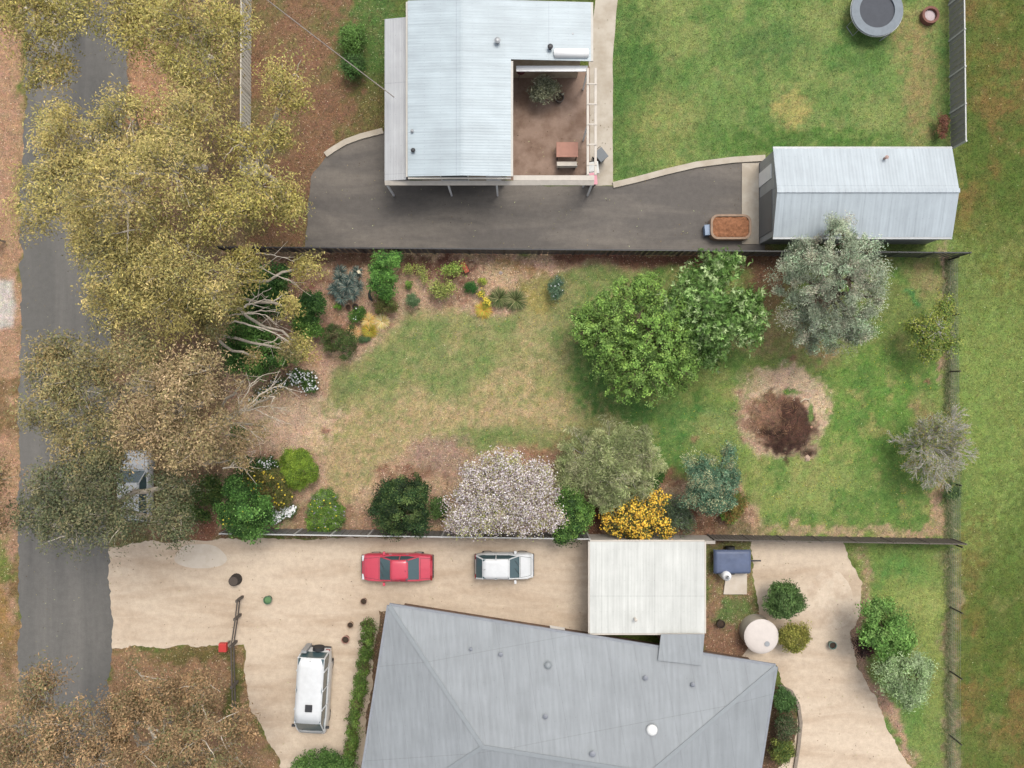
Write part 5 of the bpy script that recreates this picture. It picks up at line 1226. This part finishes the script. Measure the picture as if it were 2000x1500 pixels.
# small link roof towards the carport
ln = MB(); q1, q2 = P(1291, 1239, 2.76), P(1376, 1239, 2.76); q3 = P(1371, 1300, 2.95); q4 = P(1285, 1290, 2.95)
ln.slab([q4, q3, q2, q1], .05); ln.build("link_roof", M_greyroof, hS)
MB().slab([P(1295, 1262, 2.6), P(1368, 1270, 2.6), P(1368, 1244, 2.6), P(1295, 1244, 2.6)], 2.6).build("wall", M_walld, hS)
def roof_z(px, py):
    for z in np.linspace(5.2, 2.6, 60):
        q = P(px, py, z)-A; s_ = q@u; t = q@v
        d = min(s_, t, Lh-s_, Dp-t)
        if zev + d*math.tan(radians(11)) >= z: return z
    return zev
for (x_, y_, r_, m_) in ((978, 1276, .09, M_galv), (920, 1266, .07, M_galv), (1260, 1322, .10, M_galv), (1352, 1335, .09, M_galv), (1065, 1397, .10, M_galv), (1157, 1470, .12, M_galv)):
    pipe(x_, y_, roof_z(x_, y_), r_*.9, .18, rS, simple("roof_vent_steel", C(140, 144, 152), .5) if "roof_vent_steel" not in bpy.data.materials else bpy.data.materials["roof_vent_steel"])
z_ = roof_z(1070, 1299); c = W(1070, 1299, z_)
m_ = MB(); m_.cyl((c[0], c[1], z_-.1), .24, .16, 20); m_.dome((c[0], c[1], z_+.062), .2, .16, 20, 5); m_.build("whirlybird_vent", M_ridge, rS, smooth=False)
z_ = roof_z(1273, 1425); c = W(1273, 1425, z_)
m_ = MB(); m_.cyl((c[0], c[1], z_-.1), .34, .16, 24); so = m_.build("skylight", M_galv, rS)
MB().dome((c[0], c[1], z_+.063), .31, .2, 24, 6).build("dome", simple("skylight_dome", C(250, 250, 246), .15, noise=.01, spec=.9), so, smooth=True)

# --- carport
cp = empty("carport", P(1262, 1140), "flat white roofed carport between the garden fence and grey roofed house", "carport")
q = [P(1152, 1237, 2.5), P(1376, 1237, 2.5), P(1376, 1058, 2.6), P(1152, 1058, 2.6)]
MB().slab(q, .06).build("roof", M_carp, cp)
f = MB()
for i in range(4):
    a_, b_ = q[i], q[(i+1) % 4]; n_ = unit(np.cross(b_-a_, [0, 0, 1.])); f.beam(a_+n_*.05-[0, 0, .08], b_+n_*.05-[0, 0, .08], .08, .16)
f.build("fascia", M_offwhite, cp)
for x_, y_ in ((1160, 1228), (1368, 1228), (1160, 1066), (1368, 1066), (1160, 1147), (1368, 1147)):
    b = P(x_, y_, 2.4); MB().box((b[0], b[1], 1.2), (.1, .1, 2.4)).build("post", M_white, cp)
pipe(1240, 1208, 2.56, .06, .3, cp, M_offwhite)
mb = MB(); qq = [P(1165, 1218), P(1362, 1218), P(1362, 1050), P(1165, 1050)]; mb.slab([(p_[0], p_[1], .04) for p_ in qq], .04); meta(mb.build("carport_slab", M_pale), kind="structure")
a_, b_ = P(1148, 1045), P(1381, 1047); mb = MB(); mb.beam(a_+[0, 0, .85], b_+[0, 0, .85], .12, 1.7)
mb.beam(a_+[0, 0, 1.73], b_+[0, 0, 1.73], .18, .06)
meta(mb.build("rendered_wall", simple("pale_render", C(186, 178, 168), .85, noise=.12)), "pale rendered wall closing the fence behind the white carport", "wall")

# --- tank, spa cover, blue tarp etc.
b = P(1487, 1243); tk = empty("water_tank", b, "round pale concrete water tank near the grey house's upper right corner", "tank")
rt = .98; zt_ = 1.1; ct = P(1487, 1243, zt_)
MB().cyl((ct[0], ct[1], 0), rt, zt_, 40).build("wall", M_conc, tk)
m_ = MB(); m_.dome((ct[0], ct[1], zt_+.002), rt+.05, .12, 40, 5); m_.build("lid", simple("pale_lid", C(226, 216, 208), .7, noise=.05), tk, smooth=True)
MB().cyl((ct[0]+.3, ct[1]-.4, zt_+.08), .16, .06, 16).build("hatch", M_galv, tk)
b = P(1425, 1090); tb = empty("box_trailer", b, "box trailer under a blue grey tarpaulin beside the carport", "trailer")
m_ = MB(); m_.box((b[0]-.05, b[1]-.05, .55), (2.1, 1.3, .4)); m_.build("body", M_galv, tb, bevel=.02)
gxs = np.linspace(-1.12, 1.12, 22); gys = np.linspace(-.72, .72, 15); TX, TY = np.meshgrid(gxs, gys)
TZ = .80+.05*fbm(TX*60+90, TY*60+90, 20, 3)+.06*np.cos(TX)*np.cos(TY*1.5) - .16*(np.abs(TX) > 1.05) - .16*(np.abs(TY) > .67)
it = np.arange(22*15).reshape(15, 22)
mesh("tarpaulin", np.stack([TX+b[0]-.05, TY+b[1]-.05, TZ], -1).reshape(-1, 3), np.stack([it[:-1, :-1], it[:-1, 1:], it[1:, 1:], it[1:, :-1]], -1).reshape(-1, 4), simple("blue_tarp", C(96, 108, 136), .5, noise=.15), tb, smooth=True)
for s_ in (-1, 1): MB().tube([(b[0]-.05, b[1]-.05+s_*.74-.08, .28), (b[0]-.05, b[1]-.05+s_*.74+.08, .28)], .28, 18).build("wheel", M_black, tb)
MB().beam((b[0]+1.0, b[1]-.05, .45), (b[0]+1.75, b[1]-.05, .45), .08, .08).build("drawbar", M_dark, tb)
b = P(1410, 1117); bl = empty("gas_bottle", b, "white round topped gas bottle below the blue covered trailer", "gas bottle")
m_ = MB(); m_.tube([(b[0], b[1], 0), (b[0], b[1], .1), (b[0], b[1], 1.0), (b[0], b[1], 1.15), (b[0], b[1], 1.2)], [.24, .28, .28, .2, .08], 20); m_.build("body", M_white, bl, smooth=True)
MB().cyl((b[0], b[1], 1.2), .05, .09, 10).build("valve", M_galv, bl)
mb = MB(); q = [P(1412, 1160), P(1458, 1160), P(1458, 1100), P(1420, 1100)]; mb.slab([(p_[0], p_[1], .10) for p_ in q], .10)
meta(mb.build("concrete_pad", M_pale, bevel=.01), kind="structure")
pot(1405, 1215, .25, .4, (58, 44, 38), "nearly black pot in the brown bed east of the carport")
# timber crate of bark on the driveway
b = P(1422, 447); cr_ = empty("raised_tub", b, "rounded timber tub heaped with rusty bark on the dark driveway left of the shed", "tub")
def rrect(w_, d_, r_, n=6):
    o = []
    for cx, cy, a0_ in ((w_/2-r_, d_/2-r_, 0), (-w_/2+r_, d_/2-r_, pi/2), (-w_/2+r_, -d_/2+r_, pi), (w_/2-r_, -d_/2+r_, 1.5*pi)):
        for k in range(n+1): t = a0_+k*pi/2/n; o.append((cx+r_*math.cos(t), cy+r_*math.sin(t)))
    return o
o1 = rrect(2.45, 1.5, .45); o2 = rrect(2.2, 1.25, .36); n_ = len(o1)
V = [(b[0]+x_, b[1]+y_, 0) for x_, y_ in o1]+[(b[0]+x_, b[1]+y_, .6) for x_, y_ in o1]+[(b[0]+x_, b[1]+y_, .6) for x_, y_ in o2]+[(b[0]+x_, b[1]+y_, .4) for x_, y_ in o2]
F = [(j*n_+i, j*n_+(i+1) % n_, (j+1)*n_+(i+1) % n_, (j+1)*n_+i) for j in range(3) for i in range(n_)]
MB().add(V, F).build("side", simple("tub_timber", C(168, 142, 120), .8, noise=.2), cr_)
gxs = np.linspace(-1.08, 1.08, 30); gys = np.linspace(-.6, .6, 18); TX, TY = np.meshgrid(gxs, gys)
TZ = .42+.24*fbm(TX*80+20, TY*80+20, 12, 8)+.08*(1-(TX/1.1)**2)*(1-(TY/.6)**2)
it = np.arange(30*18).reshape(18, 30)
mesh("bark", np.stack([TX+b[0], TY+b[1], TZ], -1).reshape(-1, 3), np.stack([it[:-1, :-1], it[:-1, 1:], it[1:, 1:], it[1:, :-1]], -1).reshape(-1, 4), simple("rusty_bark", C(158, 108, 76), .95, noise=.35, nscale=8, bump=.8, bscale=14), cr_)
b = P(1378, 452); MB_ = MB(); MB_.box((b[0], b[1], .2), (.3, .6, .4), .1)
MB_.box((b[0], b[1], .43), (.34, .64, .05), .1)
meta(MB_.build("plastic_crate", simple("blue_plastic", C(140, 158, 182), .5), bevel=.02), "small blue grey lidded crate left of the timber tub", "crate")

# trampoline
b = P(1715, 24); tp_ = empty("trampoline", b, "round trampoline with black mat on the upper neighbour's lawn", "trampoline")
ct = P(1713, 20, .85); R_ = 1.55
MB().ring((ct[0], ct[1], .84), R_*.68, R_, .05, 56).build("safety_pad", simple("grey_blue_pad", C(124, 134, 142), .6), tp_)
MB().cyl((ct[0], ct[1], .80), R_*.70, .015, 48).build("mat", simple("black_mat", C(70, 74, 82), .7), tp_)
a_ = np.linspace(0, 2*pi, 41); MB().tube([(ct[0]+(R_+.02)*math.cos(t), ct[1]+(R_+.02)*math.sin(t), .81) for t in a_], .025, 6, cap=False).build("frame", M_galv, tp_)
for k in range(4):
    t = k*pi/2+.6; m_ = MB(); p1 = np.array([ct[0]+R_*math.cos(t-.22), ct[1]+R_*math.sin(t-.22), .8]); p2 = np.array([ct[0]+R_*math.cos(t+.22), ct[1]+R_*math.sin(t+.22), .8])
    m_.tube([p1, p1*[1, 1, 0]+[0, 0, .03], p2*[1, 1, 0]+[0, 0, .03], p2], .022, 6); m_.build("leg", M_galv, tp_)
b = P(1812, 34); fp_ = empty("fire_pit", b, "small round rusty fire pit with pale ash right of the trampoline", "fire pit")
MB().ring((b[0], b[1], 0), .38, .52, .35, 30).build("ring", simple("rusty_steel", C(132, 88, 76), .8, noise=.25), fp_)
MB().dome((b[0], b[1], .16), .37, .06, 24, 3).build("ash", simple("ash", C(206, 190, 190), .95, noise=.2, nscale=9), fp_)

# small things on the gravel
pot(526, 1169, .26, .35, (92, 120, 96), "small green glazed pot standing alone on the gravel driveway", (104, 142, 96))
pot(712, 1172, .2, .3, (150, 122, 104), "small clay pot right of the red car's shadow near the grey house corner")
pot(677, 1246, .24, .35, (178, 134, 120), "pinkish clay pot left of the hedge top")
pot(686, 1218, .2, .3, (176, 150, 124), "tan clay pot above the pinkish clay pot by the hedge")
pot(1622, 1257, .24, .35, (120, 146, 134), "teal glazed pot on the path below the gravel yard")
b = P(462, 1131); gp = empty("tree_stump", b, "dark round tree stump at the mouth of the gravel driveway", "stump")
m_ = MB(); m_.cyl((b[0], b[1], 0), .36, .5, 16, .30); m_.build("bark", simple("charcoal_bark", C(66, 60, 56), .9, noise=.3, bump=.7), gp)
MB().cyl((b[0], b[1], .501), .26, .01, 16).build("cut_face", simple("old_wood", C(92, 82, 74), .9, noise=.2, nscale=20), gp)
# letterbox (red)
def letterbox(px, py, label, c=(206, 66, 62)):
    b = P(px, py); root = empty("letterbox", b, label, "letterbox")
    MB().box((b[0], b[1], .45), (.1, .1, .9)).build("post", M_timber, root)
    m_ = MB(); m_.box((b[0], b[1], 1.02), (.46, .52, .3)); m_.build("box", simple("red_paint_box", C(*c), .5), root, bevel=.04)
    MB().box((b[0]-.235, b[1], 1.08), (.012, .28, .03)).build("slot", M_black, root)
letterbox(449, 1252, "red letterbox at the end of the dark rail fence by the driveway")
letterbox(10, 472, "red letterbox at the left edge of the photo beyond the road", (196, 62, 66))
# dark rail fence between entrance and van
rf = empty("rail_fence", P(470, 1160), "low dark rail fence between brown gum litter and the white van's driveway", "fence")
pp = [P(474, 1165), P(470, 1200), P(462, 1252), P(464, 1330), P(466, 1400)]
for i in range(len(pp)): MB().box(pp[i]+[0, 0, .5], (.14, .14, 1.0)).build("post", M_board, rf)
for i in range(len(pp)-1):
    for z_ in (.45, .85): MB().beam(pp[i]+[0, 0, z_], pp[i+1]+[0, 0, z_], .05, .12).build("rail", M_board, rf)

# overhead cable to the house
a_ = np.array([P(265, -200, 6.5), P(520, 0, 4.4), P(770, 190, 3.42)]); t = np.linspace(0, 1, 14)
m_ = MB(); m_.tube([(1-s_)**2*a_[0]+2*s_*(1-s_)*a_[1]+s_*s_*a_[2] for s_ in t], .028, 6)
b = a_[0]; cb = empty("power_pole", (b[0], b[1], 0), "power pole and pale service cable slanting over the brown front yard", "power pole")
m_.build("cable", simple("cable_grey", C(150, 140, 132), .6), cb)
MB().tube([(b[0], b[1], 0), (b[0], b[1], 7)], [.15, .11], 10).build("pole", M_timber, cb)
MB().box((b[0], b[1], 6.7), (1.6, .1, .12), .7).build("crossarm", M_timber, cb)

# ------------------------------------------------------------------ vehicles
def paintmat(name, c): return simple(name, c, .38, noise=.07, nscale=2.5, spec=.5, coat=.5)
M_vglass = simple("car_glass", C(78, 100, 104), .08, noise=.02, spec=.7)
M_vdark = simple("car_dark_glass", C(52, 58, 60), .1, noise=.02, spec=.6)
def loft(mb, secs):
    """secs: list of (x, [(y,z)...]) half profiles from bottom centre outward to top centre"""
    rings = []
    for x_, pr in secs:
        rings.append([(x_, y_, z_) for y_, z_ in pr]+[(x_, -y_, z_) for y_, z_ in pr[::-1]])
    n_ = len(rings[0]); V = [p_ for r_ in rings for p_ in r_]
    F = [(j*n_+i, j*n_+(i+1) % n_, (j+1)*n_+(i+1) % n_, (j+1)*n_+i) for j in range(len(rings)-1) for i in range(n_)]
    F = [f_[::-1] for f_ in F]
    F.append(tuple(range(n_))); F.append(tuple(range((len(rings)-1)*n_, len(rings)*n_))[::-1])
    mb.add(V, F)
def car(px, py, rz, L, Wd, paint, label, kind='sedan', glass=M_vglass, name="parked_car"):
    """x forward. body, cabin glass, roof, pillars, wheels, lamps, mirrors, bumpers"""
    b = P(px, py); root = empty(name, b, label, "van" if kind == 'van' else "car", rz=rz)
    hw = Wd/2; hL = L/2
    if kind == 'sedan': belt = [(-hL, .70), (-hL+.12, .86), (-hL*.55, .92), (0, .93), (hL*.42, .92), (hL*.8, .82), (hL-.12, .68), (hL, .56)]; cab = (-hL*.64, -hL*.34, hL*.12, hL*.46); top = 1.40
    elif kind == 'hatch': belt = [(-hL, .72), (-hL+.10, .92), (-hL*.6, .94), (0, .94), (hL*.45, .93), (hL*.8, .86), (hL-.12, .72), (hL, .58)]; cab = (-hL*.97, -hL*.72, hL*.16, hL*.52); top = 1.44
    elif kind == 'wagon': belt = [(-hL, .75), (-hL+.10, 1.0), (-hL*.6, 1.04), (0, 1.04), (hL*.45, 1.04), (hL*.8, .98), (hL-.12, .82), (hL, .62)]; cab = (-hL*.97, -hL*.84, hL*.14, hL*.46); top = 1.72
    else: belt = [(-hL, .95), (-hL+.05, 1.15), (-hL*.6, 1.16), (0, 1.16), (hL*.6, 1.16), (hL*.86, 1.08), (hL-.08, .85), (hL, .62)]; cab = (-hL*.985, -hL*.95, hL*.52, hL*.84); top = 2.0
    mb_ = MB(); secs = []
    for x_, zb in belt:
        e = abs(x_)/hL; k = hw*(1-.16*max(0, (e-.72)/.28)**2); zl = .24 if e < .9 else .30
        secs.append((x_, [(.0, zl), (k*.9, zl), (k*.985, zl+.12), (k, zl+(zb-zl)*.55), (k*.96, zb-.06), (k*.90, zb), (k*.5, zb+.025), (0, zb+.035)]))
    loft(mb_, secs); bd = mb_.build("body", paint, root, smooth=True, local=True)
    es = bd.modifiers.new('split', 'EDGE_SPLIT'); es.split_angle = radians(32)
    x0, x1_, x2, x3 = cab; zb = max(z for _, z in belt)-.02
    mb_ = MB(); cw = hw*.90; tw = hw*(.74 if kind != 'van' else .84)
    def ringq(x_, wb_, z_, wt_): return (x_, [(0, zb-.05), (wb_, zb-.05), (wb_, zb), (wb_+(wt_-wb_)*.9, z_-.05), (wt_*.94, z_), (0, z_+.03)])
    loft(mb_, [ringq(x0, cw*.92, zb+.03, cw*.9), ringq(x1_, cw, top-.05, tw), ringq((x1_+x2)/2, cw, top-.02, tw), ringq(x2, cw, top-.06, tw), ringq(x3, cw*.92, zb+.03, cw*.9)])
    cb_ = mb_.build("windows", glass, root, smooth=False, local=True)
    # painted roof
    mb_ = MB(); xs = np.linspace(x1_-.04, x2+.05, 7); V = []
    for x_ in xs:
        for s_ in np.linspace(-1, 1, 7):
            zz = top+.02-.05*abs(s_)**3-.04*(abs((x_-(x1_+x2)/2)/((x2-x1_)/2)))**3
            V.append((x_, s_*tw*1.0, zz))
    nn_ = 7; F = [(j*nn_+i, (j+1)*nn_+i, (j+1)*nn_+i+1, j*nn_+i+1) for j in range(6) for i in range(6)]
    V2 = [(a__[0], a__[1], a__[2]-.045) for a__ in V]; F2 = [tuple(49+i for i in f_[::-1]) for f_ in F]
    bord = [0, 7, 14, 21, 28, 35, 42, 43, 44, 45, 46, 47, 48, 41, 34, 27, 20, 13, 6, 5, 4, 3, 2, 1]
    F3 = [(bord[i], 49+bord[i], 49+bord[(i+1) % 24], bord[(i+1) % 24]) for i in range(24)]
    mb_.add(V+V2, F+F2+F3); mb_.build("roof", paint, root, smooth=True, local=True)
    # pillars
    for s_ in (-1, 1):
        pm = MB()
        pm.tube([(x3-.02, s_*cw*.93, zb+.02), (x2, s_*tw*.97, top-.05)], .035, 6); pm.tube([(x0+.02, s_*cw*.93, zb+.02), (x1_, s_*tw*.97, top-.05)], .045, 6)
        xm = (x1_+x2)/2; pm.tube([(xm, s_*(cw+.005), zb), (xm, s_*(tw+.01), top-.05)], .035, 6)
        if kind in ('van', 'wagon'):
            for t in (.2, .8): xq = x1_+(x2-x1_)*t; pm.tube([(xq, s_*(cw+.005), zb), (xq, s_*(tw+.01), top-.05)], .05, 6)
        pm.build("pillar", paint, root, local=True)
    wr = .31 if kind in ('sedan', 'hatch') else .36
    for sx in (-.60, .62):
        for s_ in (-1, 1):
            wo = MB(); wo.tube([(sx*hL, s_*(hw-.22), wr), (sx*hL, s_*(hw-.035), wr)], wr, 22); wob = wo.build("wheel", M_black, root, local=True)
            MB().tube([(sx*hL, s_*(hw-.06), wr), (sx*hL, s_*(hw-.02), wr)], wr*.6, 14).build("rim", M_galv, wob, local=True)
    for s_ in (-1, 1):
        MB().box((hL-.10, s_*hw*.66, .64), (.16, .34, .12)).build("headlight", simple("lamp_lens", C(225, 228, 230), .1) if "lamp_lens" not in bpy.data.materials else bpy.data.materials["lamp_lens"], root, local=True, bevel=.03)
        MB().box((-hL+.04, s_*hw*.72, .78), (.10, .26, .16)).build("tail_light", simple("tail_lens", C(150, 24, 26), .2) if "tail_lens" not in bpy.data.materials else bpy.data.materials["tail_lens"], root, local=True, bevel=.02)
        MB().box((x3-.25, s_*(hw+.08), zb+.06), (.14, .2, .12)).build("wing_mirror", paint if kind != 'van' else M_dark, root, local=True, bevel=.02)
    MB().box((hL-.02, 0, .40), (.14, Wd*.84, .2)).build("bumper", M_dark, root, local=True, bevel=.04)
    MB().box((-hL+.02, 0, .42), (.14, Wd*.84, .2)).build("bumper", M_dark, root, local=True, bevel=.04)
    tm = MB()
    zx = lambda x_: float(np.interp(x_, [q[0] for q in belt], [q[1] for q in belt]))
    def seam(xa, ya, xb, yb, dz=.036, w_=.018):
        n_ = 6
        for i in range(n_):
            t0, t1 = i/n_, (i+1)/n_; A_ = (xa+(xb-xa)*t0, ya+(yb-ya)*t0); B_ = (xa+(xb-xa)*t1, ya+(yb-ya)*t1)
            f_ = lambda q: zx(q[0])+.035-.05*abs(q[1]/hw)**2.2+.002
            tm.beam((A_[0], A_[1], f_(A_)), (B_[0], B_[1], f_(B_)), w_, .008)
    xh = x3+.06
    if xh < hL-.25:
        for s_ in (-1, 1): seam(xh, s_*hw*.80, hL-.16, s_*hw*.66)
        seam(xh, -hw*.80, xh, hw*.80); seam(hL-.15, -hw*.66, hL-.15, hw*.66)
    if x0 > -hL+.3: seam(x0-.08, -hw*.74, x0-.08, hw*.74); [seam(x0-.08, s_*hw*.74, -hL+.12, s_*hw*.7) for s_ in (-1, 1)]
    tm.beam((x3-.02, -hw*.5, zb+.09), (x3-.28, -hw*.02, zb+.26), .02, .015); tm.beam((x3-.02, hw*.05, zb+.09), (x3-.26, hw*.55, zb+.25), .02, .015)
    tm.build("panel_gap", M_dark, root, local=True)
    MB().box((hL+.005, 0, .55), (.05, hw*.9, .12)).build("grille", M_dark, root, local=True)
    for s_ in (-1, 1):
        for xq in (.18, -.30): MB().box((xq*hL, s_*(hw-.015), .80 if kind != 'van' else 1.0), (.16, .03, .03)).build("door_handle", M_galv, root, local=True)
    MB().beam((x1_+.15, 0, top+.03), (x1_+.05, 0, top+.22), .015, .015).build("aerial", M_black, root, local=True)
    return root, (x0, x1_, x2, x3, top, hw, hL)
M_red = paintmat("red_car_paint", C(214, 72, 92))
M_wcar = paintmat("white_car_paint", (.50, .51, .51))
zc = .75
def cpos(px, py): q = P(px, py, zc); return 1000+q[0]*S, 750-q[1]*S
x_, y_ = cpos(775, 1109); car(x_, y_, pi, 4.25, 1.68, M_red, "red sedan parked on the gravel driveway by the fence", 'sedan')
x_, y_ = cpos(985, 1106); car(x_, y_, 0, 3.5, 1.60, M_wcar, "small white hatchback parked right of the red sedan", 'hatch')
x_, y_ = cpos(266, 950); car(x_, y_, pi/2, 4.3, 1.72, M_wcar, "white car half hidden beneath dark gum foliage on the verge", 'wagon')
x_, y_ = cpos(614, 1350); vn, (x0v, x1v, x2v, x3v, topv, hwv, hLv) = car(x_, y_, -pi/2-.06, 5.1, 1.86, M_wcar, "long white van with a roof vent parked beside the hedge", 'van', name="parked_van")
MB().box((.45, .05, topv+.05), (.42, .42, .08)).build("roof_vent", M_dark, vn, local=True, bevel=.03)
MB().tube([(-hLv-.02, .15, .95), (-hLv-.22, .15, .95)], .34, 22).build("spare_wheel", M_black, vn, local=True)
MB().box((-hLv-.1, -.55, 1.0), (.16, .3, 1.2)).build("ladder", M_galv, vn, local=True)
